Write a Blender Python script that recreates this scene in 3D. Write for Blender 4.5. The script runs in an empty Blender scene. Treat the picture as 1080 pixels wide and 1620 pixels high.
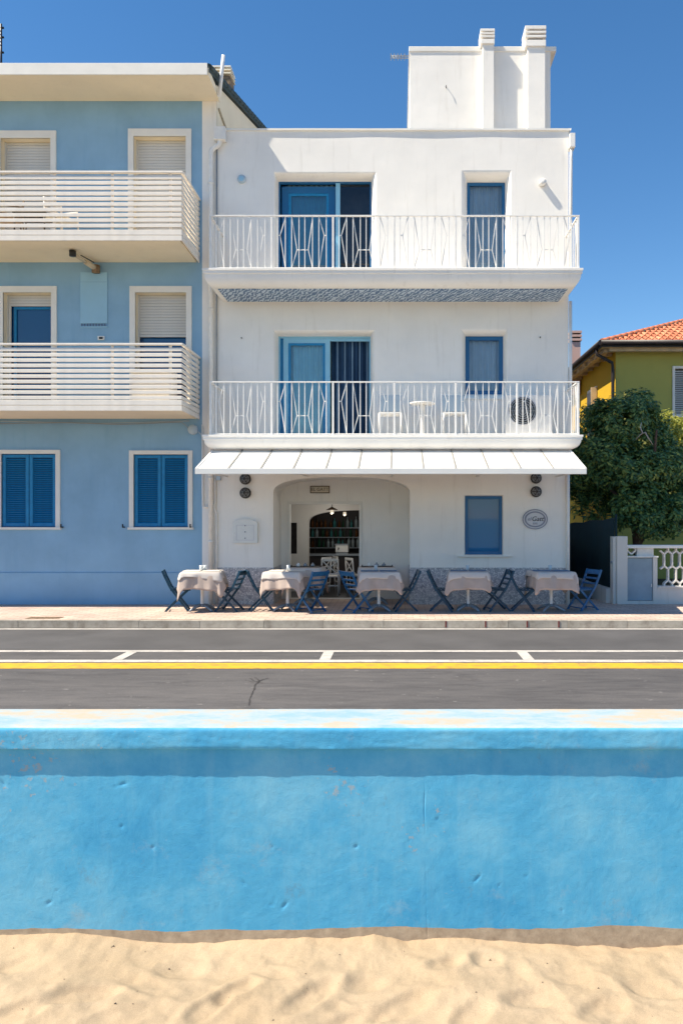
import bpy, bmesh, math, random
import numpy as np
from mathutils import Vector, Matrix, noise
random.seed(7)
S = bpy.context.scene
C = S.collection
R = math.radians

# ------------------------------------------------------------------ camera
EYE = 1.64; FPX = 1245.0
cam = bpy.data.cameras.new('camera'); cam_o = bpy.data.objects.new('camera', cam); C.objects.link(cam_o)
cam_o.location = (0, -15, EYE); cam_o.rotation_euler = (R(90), 0, 0)
cam.sensor_fit = 'VERTICAL'; cam.sensor_height = 36; cam.sensor_width = 24
cam.lens = FPX / 1620 * 36
cam.shift_x = -90 / 1620; cam.shift_y = 10 / 1620
cam.clip_start = 0.05; cam.clip_end = 6000
S.camera = cam_o
# ------------------------------------------------------------------ sky and sun
LDIR = Vector((0.73, 0.22, -1.0)).normalized()
SDIR = -LDIR
world = bpy.data.worlds.new('World'); S.world = world; world.use_nodes = True
wn = world.node_tree.nodes; wl = world.node_tree.links
sky = wn.new('ShaderNodeTexSky'); sky.sky_type = 'NISHITA'; sky.sun_disc = False
sky.sun_elevation = math.asin(SDIR.z); sky.sun_rotation = math.atan2(SDIR.x, SDIR.y)
sky.air_density = 1.0; sky.dust_density = 0.0; sky.ozone_density = 2.0; sky.altitude = 0
hsv = wn.new('ShaderNodeHueSaturation'); hsv.inputs['Saturation'].default_value = 1.27
wl.new(sky.outputs[0], hsv.inputs['Color']); wl.new(hsv.outputs[0], wn['Background'].inputs[0]); wn['Background'].inputs[1].default_value = 0.088
sun = bpy.data.lights.new('sun', 'SUN'); sun.energy = 4.7; sun.angle = R(0.5); sun.color = (1.0, 0.90, 0.735)
sun_o = bpy.data.objects.new('sun', sun); C.objects.link(sun_o)
sun_o.rotation_euler = LDIR.to_track_quat('-Z', 'Y').to_euler(); sun_o.location = (-20, -20, 30)
S.view_settings.view_transform = 'Standard'; S.view_settings.look = 'None'
S.view_settings.exposure = 0.93; S.view_settings.gamma = 1.0
S.render.engine = 'CYCLES'
S.cycles.max_bounces = 8; S.cycles.diffuse_bounces = 5; S.cycles.transparent_max_bounces = 12

# ------------------------------------------------------------------ materials
def newmat(name):
    m = bpy.data.materials.new(name); m.use_nodes = True
    return m, m.node_tree.nodes, m.node_tree.links
def ramp(n, stops):
    r = n.new('ShaderNodeValToRGB')
    e = r.color_ramp.elements
    e[0].position, e[0].color = stops[0][0], (*stops[0][1], 1) if len(stops[0][1]) == 3 else stops[0][1]
    e[1].position, e[1].color = stops[-1][0], (*stops[-1][1], 1)
    for p, c in stops[1:-1]:
        x = e.new(p); x.color = (*c, 1)
    return r
def noise_n(n, l, scale, detail=4, rough=0.55, vec=None, stretch=None):
    t = n.new('ShaderNodeTexNoise'); t.inputs['Scale'].default_value = scale
    t.inputs['Detail'].default_value = detail; t.inputs['Roughness'].default_value = rough
    if vec is None:
        tc = n.new('ShaderNodeTexCoord'); vec = tc.outputs['Object']
    if stretch:
        mp = n.new('ShaderNodeMapping'); mp.inputs['Scale'].default_value = stretch
        l.new(vec, mp.inputs[0]); vec = mp.outputs[0]
    l.new(vec, t.inputs['Vector'])
    return t
def mixc(n, l, fac, a, b, blend='MIX'):
    x = n.new('ShaderNodeMix'); x.data_type = 'RGBA'; x.blend_type = blend
    for sock, v in ((x.inputs[0], fac), (x.inputs[6], a), (x.inputs[7], b)):
        if hasattr(v, 'is_linked'): l.new(v, sock)
        elif isinstance(v, (int, float)): sock.default_value = v
        else: sock.default_value = (*v, 1)
    return x.outputs[2]
def bump(n, l, height, strength, dist, prev=None):
    b = n.new('ShaderNodeBump'); b.inputs['Strength'].default_value = strength; b.inputs['Distance'].default_value = dist
    l.new(height, b.inputs['Height'])
    if prev: l.new(prev, b.inputs['Normal'])
    return b.outputs[0]
def plain(name, col, rough=0.6, metal=0.0, spec=0.4, vary=0.12, vscale=3.0, bscale=0, bstr=0.2, bdist=0.01):
    """base colour with soft uneven tint and optional fine relief"""
    m, n, l = newmat(name); p = n['Principled BSDF']
    t = noise_n(n, l, vscale, 5)
    r = ramp(n, [(0.3, tuple(c * (1 - vary) for c in col)), (0.7, tuple(min(1, c * (1 + vary * .6)) for c in col))])
    l.new(t.outputs[0], r.inputs[0]); l.new(r.outputs[0], p.inputs['Base Color'])
    p.inputs['Roughness'].default_value = rough; p.inputs['Metallic'].default_value = metal
    p.inputs['Specular IOR Level'].default_value = spec
    if bscale:
        t2 = noise_n(n, l, bscale, 4)
        l.new(bump(n, l, t2.outputs[0], bstr, bdist), p.inputs['Normal'])
    return m
def plaster(name, col, dirt=(0.5, 0.46, 0.4), dirt_amt=0.18, vary=0.06, fine=90, fstr=0.25, coarse=2.2, cdist=0.02):
    """painted render: large soft blotches, vertical weather streaks, trowel relief"""
    m, n, l = newmat(name); p = n['Principled BSDF']
    t = noise_n(n, l, 1.3, 6, 0.6)
    r = ramp(n, [(0.3, tuple(c * (1 - vary) for c in col)), (0.72, tuple(min(1, c * (1 + vary * .5)) for c in col))])
    l.new(t.outputs[0], r.inputs[0])
    st = noise_n(n, l, 2.6, 6, 0.65, stretch=(3.0, 3.0, 0.28))
    sr = ramp(n, [(0.56, (0, 0, 0)), (0.8, (dirt_amt,) * 3)])
    l.new(st.outputs[0], sr.inputs[0])
    l.new(mixc(n, l, sr.outputs[0], r.outputs[0], tuple(c * d for c, d in zip(col, dirt))), p.inputs['Base Color'])
    p.inputs['Roughness'].default_value = 0.85; p.inputs['Specular IOR Level'].default_value = 0.2
    a = noise_n(n, l, coarse, 3); b = noise_n(n, l, fine, 3)
    nb = bump(n, l, a.outputs[0], 0.35, cdist)
    l.new(bump(n, l, b.outputs[0], fstr, 0.003, nb), p.inputs['Normal'])
    return m
M = {}
M['white'] = plaster('white_plaster', (0.87, 0.84, 0.79), dirt_amt=0.30)
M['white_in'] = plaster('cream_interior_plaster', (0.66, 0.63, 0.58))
M['cream'] = plaster('cream_plaster', (0.85, 0.75, 0.57), dirt_amt=0.15)
M['blue_wall'] = plaster('blue_plaster', (0.265, 0.45, 0.62), dirt=(0.72, 0.8, 0.86), dirt_amt=0.55, vary=0.12)
M['trim'] = plain('white_trim', (0.80, 0.78, 0.73), 0.7, vary=0.06, bscale=60, bstr=0.1, bdist=0.003)
M['white_metal'] = plain('white_painted_metal', (0.82, 0.80, 0.76), 0.4, vary=0.07, vscale=9)
M['slat'] = plain('cream_painted_slat', (0.84, 0.78, 0.70), 0.5, vary=0.09, vscale=5)
M['shutter_grey'] = plain('grey_roller_shutter', (0.62, 0.61, 0.58), 0.5, vary=0.06)
M['blue_paint'] = plain('blue_painted_wood', (0.010, 0.21, 0.45), 0.45, vary=0.15, vscale=12)
M['blue_frame'] = plain('blue_window_frame', (0.015, 0.12, 0.29), 0.35, vary=0.08)
M['light_blue_frame'] = plain('light_blue_frame', (0.25, 0.52, 0.70), 0.35, vary=0.06)
M['chair_blue'] = plain('blue_chair_paint', (0.006, 0.050, 0.095), 0.4, vary=0.35, vscale=14)
M['chair_bright'] = plain('bright_blue_chair_paint', (0.012, 0.11, 0.26), 0.4, vary=0.25, vscale=14)
M['cloth_taupe'] = plain('taupe_cloth', (0.47, 0.385, 0.335), 0.9, spec=0.1, vary=0.10, vscale=6, bscale=500, bstr=0.15, bdist=0.001)
M['cloth_white'] = plain('white_cloth', (0.60, 0.55, 0.51), 0.9, spec=0.1, vary=0.07, vscale=6, bscale=500, bstr=0.15, bdist=0.001)
M['steel'] = plain('grey_cast_metal', (0.30, 0.33, 0.36), 0.45, metal=0.3, vary=0.12)
M['dark'] = plain('dark_metal', (0.02, 0.022, 0.025), 0.45, vary=0.25)
M['lamp_glass'] = plain('lamp_glass', (0.25, 0.27, 0.29), 0.15, vary=0.05)
M['pale_blue'] = plain('pale_blue_plastic', (0.42, 0.52, 0.60), 0.4, vary=0.05)
M['vent_blue'] = plain('pale_blue_panel', (0.30, 0.52, 0.68), 0.6, vary=0.05)
M['rust'] = plain('rusty_metal', (0.22, 0.15, 0.09), 0.8, vary=0.5, vscale=18)
M['cream_metal'] = plain('cream_metal', (0.62, 0.54, 0.40), 0.6, vary=0.2, vscale=9)
M['curtain'] = plain('pale_blue_curtain', (0.50, 0.62, 0.70), 0.9, spec=0.1, vary=0.08)
M['curtain_teal'] = plain('turquoise_curtain', (0.42, 0.72, 0.80), 0.9, spec=0.1, vary=0.08)
M['curtain_dark'] = plain('navy_curtain', (0.03, 0.07, 0.14), 0.9, spec=0.1, vary=0.2)
M['wood_dark'] = plain('dark_wood', (0.035, 0.025, 0.022), 0.5, vary=0.3, vscale=8)
M['floor_dark'] = plain('dark_floor', (0.05, 0.05, 0.055), 0.35, vary=0.2)
M['roof_dark'] = plain('dark_roof_tile', (0.035, 0.055, 0.055), 0.7, vary=0.3, vscale=8)
M['roofing'] = plain('flat_roof_felt', (0.25, 0.24, 0.23), 0.9, vary=0.15)
M['villa_green'] = plaster('olive_plaster', (0.44, 0.42, 0.12), dirt=(0.8, 0.8, 0.8), dirt_amt=0.2)
M['villa_yellow'] = plaster('ochre_yellow_plaster', (0.56, 0.35, 0.025), dirt=(0.8, 0.8, 0.8), dirt_amt=0.2)
M['soffit_tan'] = plain('tan_soffit', (0.55, 0.42, 0.27), 0.8, vary=0.2, vscale=3)
M['pink'] = plaster('pink_chimney_plaster', (0.62, 0.42, 0.36))
M['gutter_brown'] = plain('brown_gutter', (0.025, 0.02, 0.022), 0.45, vary=0.2)
M['shade_cloth'] = plain('dark_green_shade_cloth', (0.012, 0.035, 0.04), 0.9, vary=0.3, vscale=1.5, bscale=300, bstr=0.3, bdist=0.002)
M['meter'] = plain('grey_blue_meter_door', (0.26, 0.34, 0.40), 0.55, vary=0.12, vscale=4)
M['wall_old'] = plaster('weathered_white_plaster', (0.66, 0.63, 0.58), dirt_amt=0.5)
M['lattice'] = plain('white_concrete_lattice', (0.74, 0.70, 0.64), 0.8, vary=0.12, vscale=10)
M['bark'] = plain('brown_bark', (0.12, 0.075, 0.055), 0.9, vary=0.4, vscale=10, bscale=30, bstr=0.6, bdist=0.02)
M['navy_mat'] = plain('slate_blue_placemat', (0.13, 0.20, 0.30), 0.7, vary=0.1)
M['cream_mat'] = plain('cream_placemat', (0.74, 0.69, 0.60), 0.7, vary=0.06)
M['bronze'] = plain('brown_sign_frame', (0.10, 0.055, 0.03), 0.5, vary=0.2)
M['sign_cream'] = plain('cream_sign_board', (0.62, 0.56, 0.44), 0.6, vary=0.08)
M['paper'] = plain('paper', (0.74, 0.75, 0.73), 0.8, vary=0.05)
M['grey_line'] = plain('grey_print', (0.26, 0.27, 0.33), 0.7, vary=0.1)
M['plaque'] = plain('pale_plaque', (0.62, 0.62, 0.64), 0.5, vary=0.05)
M['awning'] = plain('white_awning_panel', (0.80, 0.78, 0.74), 0.45, vary=0.05, vscale=2)
M['seam'] = plain('shadowed_awning_seam', (0.30, 0.29, 0.27), 0.5, vary=0.1)  # shadow beside the raised ribs put into this grey
M['pole'] = plain('white_pole', (0.8, 0.8, 0.8), 0.4)
M['brick_red'] = plain('red_brown_paint', (0.16, 0.03, 0.025), 0.7)
M['lit_bulb'] = plain('warm_glass', (0.26, 0.23, 0.17), 0.2)
M['curtain_mid'] = plain('slate_blue_curtain_band', (0.17, 0.27, 0.38), 0.9, spec=0.1, vary=0.15)
M['tar'] = plain('old_tar', (0.045, 0.043, 0.043), 0.8, vary=0.3)
M['lit_bulb'].node_tree.nodes['Principled BSDF'].inputs['Emission Color'].default_value = (1.0, 0.87, 0.66, 1)
M['lit_bulb'].node_tree.nodes['Principled BSDF'].inputs['Emission Strength'].default_value = 0.35
M['bare_wood'] = plain('pale_bare_wood', (0.48, 0.42, 0.36), 0.8, vary=0.2)
M['tumbler_glass'] = plain('frosted_tumbler', (0.62, 0.66, 0.68), 0.15, vary=0.03)
M['soil'] = plain('garden_soil', (0.07, 0.06, 0.04), 0.95, vary=0.4, vscale=2)
def bottle_mat(nm, c):
    m = plain(nm, c, 0.12, vary=0.1, spec=0.6); return m
BOT = [bottle_mat('green_bottle_glass', (0.02, 0.10, 0.05)), bottle_mat('clear_bottle_glass', (0.42, 0.50, 0.52)), bottle_mat('amber_bottle_glass', (0.16, 0.06, 0.015)), bottle_mat('teal_bottle_glass', (0.06, 0.28, 0.28))]
def glass(name, ior=1.7, tint=(0.9, 0.95, 1.0)):
    m, n, l = newmat(name); n.remove(n['Principled BSDF'])
    tr = n.new('ShaderNodeBsdfTransparent'); tr.inputs[0].default_value = (*tint, 1)
    gl = n.new('ShaderNodeBsdfGlossy'); gl.inputs['Roughness'].default_value = 0.01; gl.inputs[0].default_value = (0.95, 0.97, 1, 1)
    fr = n.new('ShaderNodeFresnel'); fr.inputs[0].default_value = ior
    mx = n.new('ShaderNodeMixShader'); l.new(fr.outputs[0], mx.inputs[0]); l.new(tr.outputs[0], mx.inputs[1]); l.new(gl.outputs[0], mx.inputs[2])
    l.new(mx.outputs[0], n['Material Output'].inputs[0])
    return m
M['glass'] = glass('window_glass', 1.6)
M['glass_blue'] = glass('blue_tinted_glass', 2.2, (0.35, 0.66, 0.78))
def dark_glass(name, base, ior):
    m, n, l = newmat(name); p = n['Principled BSDF']
    p.inputs['Base Color'].default_value = (*base, 1); p.inputs['Roughness'].default_value = 0.03; p.inputs['IOR'].default_value = ior
    return m
M['glass_dark'] = dark_glass('deep_reflection_glass', (0.004, 0.05, 0.15), 1.7)  # deep blue reflection put into the base colour
M['glass_ground'] = dark_glass('painted_reflection_glass', (0.03, 0.15, 0.33), 1.48)  # blue reflection of the sky painted into the base colour

# pebble dash plinth: voronoi chips in pale mortar
def pebble():
    m, n, l = newmat('pebble_dash'); p = n['Principled BSDF']
    tc = n.new('ShaderNodeTexCoord')
    v = n.new('ShaderNodeTexVoronoi'); v.inputs['Scale'].default_value = 34; l.new(tc.outputs['Object'], v.inputs['Vector'])
    r = ramp(n, [(0.0, (0.36, 0.35, 0.36)), (0.35, (0.60, 0.58, 0.58)), (0.7, (0.76, 0.73, 0.70)), (1.0, (0.88, 0.85, 0.80))])
    sp = n.new('ShaderNodeSeparateColor'); l.new(v.outputs['Color'], sp.inputs[0]); l.new(sp.outputs[0], r.inputs[0])
    v2 = n.new('ShaderNodeTexVoronoi'); v2.feature = 'DISTANCE_TO_EDGE'; v2.inputs['Scale'].default_value = 34; l.new(tc.outputs['Object'], v2.inputs['Vector'])
    er = ramp(n, [(0.03, (0, 0, 0)), (0.12, (1, 1, 1))]); l.new(v2.outputs[0], er.inputs[0])
    l.new(mixc(n, l, er.outputs[0], (0.36, 0.36, 0.38), r.outputs[0]), p.inputs['Base Color'])
    l.new(bump(n, l, er.outputs[0], 0.7, 0.008), p.inputs['Normal']); p.inputs['Roughness'].default_value = 0.7
    return m
M['pebble'] = pebble()
# printed wave tile of the balcony soffit
def wave_tile():
    m, n, l = newmat('blue_wave_tile'); p = n['Principled BSDF']
    tc = n.new('ShaderNodeTexCoord')
    mp = n.new('ShaderNodeMapping'); mp.inputs['Scale'].default_value = (1.0, 0.42, 1.0); mp.inputs['Rotation'].default_value = (0, 0, R(38)); l.new(tc.outputs['Object'], mp.inputs[0])
    w = n.new('ShaderNodeTexWave'); w.wave_type = 'BANDS'; w.bands_direction = 'Y'; w.wave_profile = 'SIN'
    w.inputs['Scale'].default_value = 5.5; w.inputs['Distortion'].default_value = 7.0; w.inputs['Detail'].default_value = 1.5; w.inputs['Detail Scale'].default_value = 2.4
    l.new(mp.outputs[0], w.inputs['Vector'])
    r = ramp(n, [(0.40, (0.025, 0.11, 0.26)), (0.56, (0.20, 0.33, 0.48)), (0.74, (0.52, 0.62, 0.72))])
    l.new(w.outputs['Fac'], r.inputs[0])
    l.new(r.outputs[0], p.inputs['Base Color']); p.inputs['Roughness'].default_value = 0.35
    return m
M['wave'] = wave_tile()
# asphalt
def asphalt():
    m, n, l = newmat('asphalt'); p = n['Principled BSDF']
    a = noise_n(n, l, 0.5, 6, 0.6, stretch=(0.35, 1.6, 1)); b = noise_n(n, l, 260, 2); c = noise_n(n, l, 3.0, 6, 0.7, stretch=(0.5, 2, 1))
    r = ramp(n, [(0.3, (0.076, 0.074, 0.077)), (0.7, (0.118, 0.113, 0.114))]); l.new(a.outputs[0], r.inputs[0])
    r2 = ramp(n, [(0.32, (0.72, 0.72, 0.73)), (0.5, (0.98, 0.98, 0.98)), (0.72, (1.2, 1.18, 1.15))]); l.new(c.outputs[0], r2.inputs[0])
    x = mixc(n, l, 1.0, r.outputs[0], r2.outputs[0], 'MULTIPLY')
    r3 = ramp(n, [(0.36, (0.65, 0.65, 0.65)), (0.66, (1.35, 1.34, 1.32))]); l.new(b.outputs[0], r3.inputs[0])
    x = mixc(n, l, 1.0, x, r3.outputs[0], 'MULTIPLY')
    s1 = noise_n(n, l, 11, 3, 0.5); s2 = ramp(n, [(0.70, (0, 0, 0)), (0.74, (0.55,) * 3)]); l.new(s1.outputs[0], s2.inputs[0]); x = mixc(n, l, s2.outputs[0], x, (0.24, 0.23, 0.22))
    o1 = noise_n(n, l, 1.9, 4, 0.6); o2 = ramp(n, [(0.64, (0, 0, 0)), (0.74, (0.5,) * 3)]); l.new(o1.outputs[0], o2.inputs[0]); x = mixc(n, l, o2.outputs[0], x, (0.05, 0.048, 0.05))
    l.new(x, p.inputs['Base Color']); p.inputs['Roughness'].default_value = 0.88; p.inputs['Specular IOR Level'].default_value = 0.3
    l.new(bump(n, l, b.outputs[0], 0.5, 0.004), p.inputs['Normal'])
    return m
M['asphalt'] = asphalt()
M['asphalt_dark'] = plain('darker_asphalt', (0.082, 0.080, 0.082), 0.88, vary=0.22, vscale=1.2, bscale=260, bstr=0.5, bdist=0.004)
def road_paint(name, col, wear=0.35):
    m, n, l = newmat(name); p = n['Principled BSDF']
    a = noise_n(n, l, 6, 9, 0.82); r = ramp(n, [(0.47, (0, 0, 0)), (0.66, (wear * 1.5,) * 3)]); l.new(a.outputs[0], r.inputs[0])
    l.new(mixc(n, l, r.outputs[0], col, (0.09, 0.085, 0.08)), p.inputs['Base Color']); p.inputs['Roughness'].default_value = 0.7
    return m
M['line_white'] = road_paint('white_road_paint', (0.52, 0.49, 0.45))
M['line_yellow'] = road_paint('yellow_road_paint', (0.66, 0.37, 0.015), 0.45)
# pavement pavers
def pavers():
    m, n, l = newmat('pink_pavers'); p = n['Principled BSDF']
    tc = n.new('ShaderNodeTexCoord')
    b = n.new('ShaderNodeTexBrick'); b.inputs['Scale'].default_value = 1.0; b.inputs['Brick Width'].default_value = 0.24; b.inputs['Row Height'].default_value = 0.12
    b.inputs['Mortar Size'].default_value = 0.006; b.inputs['Color1'].default_value = (0.53, 0.38, 0.31, 1); b.inputs['Color2'].default_value = (0.62, 0.49, 0.41, 1); b.inputs['Mortar'].default_value = (0.26, 0.215, 0.18, 1)
    l.new(tc.outputs['Object'], b.inputs['Vector'])
    a = noise_n(n, l, 1.1, 7, 0.65); r = ramp(n, [(0.3, (0.72, 0.72, 0.74)), (0.7, (1.12, 1.1, 1.06))]); l.new(a.outputs[0], r.inputs[0])
    l.new(mixc(n, l, 1.0, b.outputs[0], r.outputs[0], 'MULTIPLY'), p.inputs['Base Color']); p.inputs['Roughness'].default_value = 0.85
    l.new(bump(n, l, b.outputs['Fac'], -0.5, 0.004), p.inputs['Normal'])
    return m
M['paver'] = pavers()
def stone(name, c1, c2, c3):
    m, n, l = newmat(name); p = n['Principled BSDF']
    tc = n.new('ShaderNodeTexCoord'); oi = n.new('ShaderNodeObjectInfo')
    ad = n.new('ShaderNodeVectorMath'); ad.operation = 'ADD'; l.new(tc.outputs['Object'], ad.inputs[0])
    cb = n.new('ShaderNodeCombineXYZ'); ml = n.new('ShaderNodeMath'); ml.operation = 'MULTIPLY'; ml.inputs[1].default_value = 37
    l.new(oi.outputs['Random'], ml.inputs[0]); l.new(ml.outputs[0], cb.inputs[0]); l.new(cb.outputs[0], ad.inputs[1])
    a = noise_n(n, l, 5, 8, 0.7, vec=ad.outputs[0]); r = ramp(n, [(0.3, c1), (0.5, c2), (0.72, c3)]); l.new(a.outputs[0], r.inputs[0])
    r2 = ramp(n, [(0, (0.8, 0.8, 0.8)), (1, (1.1, 1.08, 1.05))]); l.new(oi.outputs['Random'], r2.inputs[0])
    l.new(mixc(n, l, 1.0, r.outputs[0], r2.outputs[0], 'MULTIPLY'), p.inputs['Base Color']); p.inputs['Roughness'].default_value = 0.9
    b = noise_n(n, l, 60, 4); l.new(bump(n, l, b.outputs[0], 0.5, 0.006), p.inputs['Normal'])
    return m
M['kerb'] = stone('kerb_stone', (0.26, 0.225, 0.18), (0.40, 0.36, 0.30), (0.50, 0.45, 0.38))
# sea wall paint: old blue coats, chips to older pink coat, bare concrete foot with an uneven edge
def sea_paint():
    m, n, l = newmat('sea_wall_paint'); p = n['Principled BSDF']
    a = noise_n(n, l, 1.5, 10, 0.70); r = ramp(n, [(0.30, (0.035, 0.29, 0.57)), (0.5, (0.085, 0.39, 0.65)), (0.70, (0.19, 0.50, 0.70))]); l.new(a.outputs[0], r.inputs[0])
    st = noise_n(n, l, 5, 6, 0.65, stretch=(2.4, 2.4, 0.25)); sr = ramp(n, [(0.5, (0, 0, 0)), (0.78, (0.5,) * 3)]); l.new(st.outputs[0], sr.inputs[0])
    x = mixc(n, l, sr.outputs[0], r.outputs[0], (0.17, 0.45, 0.65))
    # greyed rubbed patches
    g = noise_n(n, l, 2.7, 9, 0.78); gr = ramp(n, [(0.58, (0, 0, 0)), (0.72, (0.55,) * 3)]); l.new(g.outputs[0], gr.inputs[0])
    x = mixc(n, l, gr.outputs[0], x, (0.30, 0.42, 0.50))
    # chips
    c1 = noise_n(n, l, 26, 6, 0.7); c2 = noise_n(n, l, 1.9, 3); mm = n.new('ShaderNodeMath'); mm.operation = 'MULTIPLY'
    l.new(c1.outputs[0], mm.inputs[0]); l.new(c2.outputs[0], mm.inputs[1])
    cr = ramp(n, [(0.385, (0, 0, 0)), (0.42, (0.8,) * 3)]); l.new(mm.outputs[0], cr.inputs[0])
    x = mixc(n, l, cr.outputs[0], x, (0.30, 0.38, 0.44))
    d1 = noise_n(n, l, 4.2, 10, 0.8, stretch=(1.6, 1, 1)); d2 = ramp(n, [(0.60, (0, 0, 0)), (0.70, (0.5,) * 3)]); l.new(d1.outputs[0], d2.inputs[0])
    x = mixc(n, l, d2.outputs[0], x, (0.14, 0.24, 0.33))
    # bare foot
    geo = n.new('ShaderNodeNewGeometry'); sx = n.new('ShaderNodeSeparateXYZ'); l.new(geo.outputs['Position'], sx.inputs[0])
    e = noise_n(n, l, 1.5, 7, 0.55, stretch=(1, 0.01, 0.3)); em = n.new('ShaderNodeMath'); em.operation = 'MULTIPLY_ADD'; em.inputs[1].default_value = 0.10; em.inputs[2].default_value = -0.315
    l.new(e.outputs[0], em.inputs[0])
    lt = n.new('ShaderNodeMath'); lt.operation = 'LESS_THAN'; l.new(sx.outputs[2], lt.inputs[0]); l.new(em.outputs[0], lt.inputs[1])
    cn = noise_n(n, l, 14, 8, 0.7); cc = ramp(n, [(0.3, (0.30, 0.23, 0.165)), (0.7, (0.52, 0.42, 0.31))]); l.new(cn.outputs[0], cc.inputs[0])
    x = mixc(n, l, lt.outputs[0], x, cc.outputs[0])
    # worn upper face of the coping: bleached paint, ochre undercoat
    nz = n.new('ShaderNodeSeparateXYZ'); l.new(geo.outputs['Normal'], nz.inputs[0])
    up = n.new('ShaderNodeMath'); up.operation = 'GREATER_THAN'; up.inputs[1].default_value = 0.72; l.new(nz.outputs[2], up.inputs[0])
    w1 = noise_n(n, l, 3.2, 9, 0.72, stretch=(0.7, 1.5, 1)); wr = ramp(n, [(0.38, (0.24, 0.38, 0.47)), (0.50, (0.36, 0.43, 0.46)), (0.60, (0.46, 0.385, 0.29)), (0.78, (0.33, 0.42, 0.47))]); l.new(w1.outputs[0], wr.inputs[0])
    x = mixc(n, l, up.outputs[0], x, wr.outputs[0])
    l.new(x, p.inputs['Base Color']); p.inputs['Roughness'].default_value = 0.75; p.inputs['Specular IOR Level'].default_value = 0.25
    f = noise_n(n, l, 170, 5, 0.7); f2 = noise_n(n, l, 30, 6, 0.7)
    nb = bump(n, l, f2.outputs[0], 0.25, 0.004); nb = bump(n, l, cr.outputs[0], -0.5, 0.004, nb)
    l.new(bump(n, l, f.outputs[0], 0.6, 0.0022, nb), p.inputs['Normal'])
    return m
M['sea_paint'] = sea_paint()
def sand_m():
    m, n, l = newmat('beach_sand'); p = n['Principled BSDF']
    a = noise_n(n, l, 2.0, 8, 0.6); r = ramp(n, [(0.3, (0.43, 0.325, 0.215)), (0.7, (0.51, 0.395, 0.275))]); l.new(a.outputs[0], r.inputs[0])
    b = noise_n(n, l, 420, 2); r2 = ramp(n, [(0.3, (0.78, 0.76, 0.72)), (0.7, (1.18, 1.17, 1.15))]); l.new(b.outputs[0], r2.inputs[0])
    l.new(mixc(n, l, 1.0, r.outputs[0], r2.outputs[0], 'MULTIPLY'), p.inputs['Base Color']); p.inputs['Roughness'].default_value = 0.95; p.inputs['Specular IOR Level'].default_value = 0.15
    c = noise_n(n, l, 32, 7, 0.75)
    nb = bump(n, l, c.outputs[0], 0.45, 0.010)
    l.new(bump(n, l, b.outputs[0], 0.8, 0.004, nb), p.inputs['Normal'])
    return m
M['sand'] = sand_m()
def terracotta():
    m, n, l = newmat('terracotta_tile'); p = n['Principled BSDF']
    g = n.new('ShaderNodeNewGeometry'); r = ramp(n, [(0.0, (0.40, 0.12, 0.06)), (0.6, (0.58, 0.20, 0.095)), (1.0, (0.68, 0.31, 0.17))]); l.new(g.outputs['Random Per Island'], r.inputs[0])
    l.new(r.outputs[0], p.inputs['Base Color']); p.inputs['Roughness'].default_value = 0.85
    return m
M['terracotta'] = terracotta()
def leaf_m(name, a, b, c):
    m, n, l = newmat(name); p = n['Principled BSDF']
    g = n.new('ShaderNodeNewGeometry'); r = ramp(n, [(0.0, a), (0.65, b), (1.0, c)]); l.new(g.outputs['Random Per Island'], r.inputs[0])
    l.new(r.outputs[0], p.inputs['Base Color']); p.inputs['Roughness'].default_value = 0.42; p.inputs['Specular IOR Level'].default_value = 0.45
    t = n.new('ShaderNodeBsdfTranslucent'); l.new(r.outputs[0], t.inputs[0])
    mx = n.new('ShaderNodeMixShader'); mx.inputs[0].default_value = 0.28
    l.new(p.outputs[0], mx.inputs[1]); l.new(t.outputs[0], mx.inputs[2]); l.new(mx.outputs[0], n['Material Output'].inputs[0])
    return m
M['leaf'] = leaf_m('dark_evergreen_leaf', (0.05, 0.12, 0.05), (0.14, 0.25, 0.075), (0.42, 0.46, 0.11))
M['leaf_sunlit'] = leaf_m('painted_sun_leaf', (0.20, 0.24, 0.04), (0.42, 0.43, 0.07), (0.60, 0.55, 0.12))  # sunlight on the crown put into the leaf colour
def water():
    m, n, l = newmat('sea_water'); p = n['Principled BSDF']
    p.inputs['Base Color'].default_value = (0.015, 0.09, 0.15, 1); p.inputs['Roughness'].default_value = 0.12
    a = noise_n(n, l, 0.6, 5, stretch=(0.4, 1, 1)); l.new(bump(n, l, a.outputs[0], 0.6, 0.4), p.inputs['Normal'])
    return m
M['water'] = water()

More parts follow.
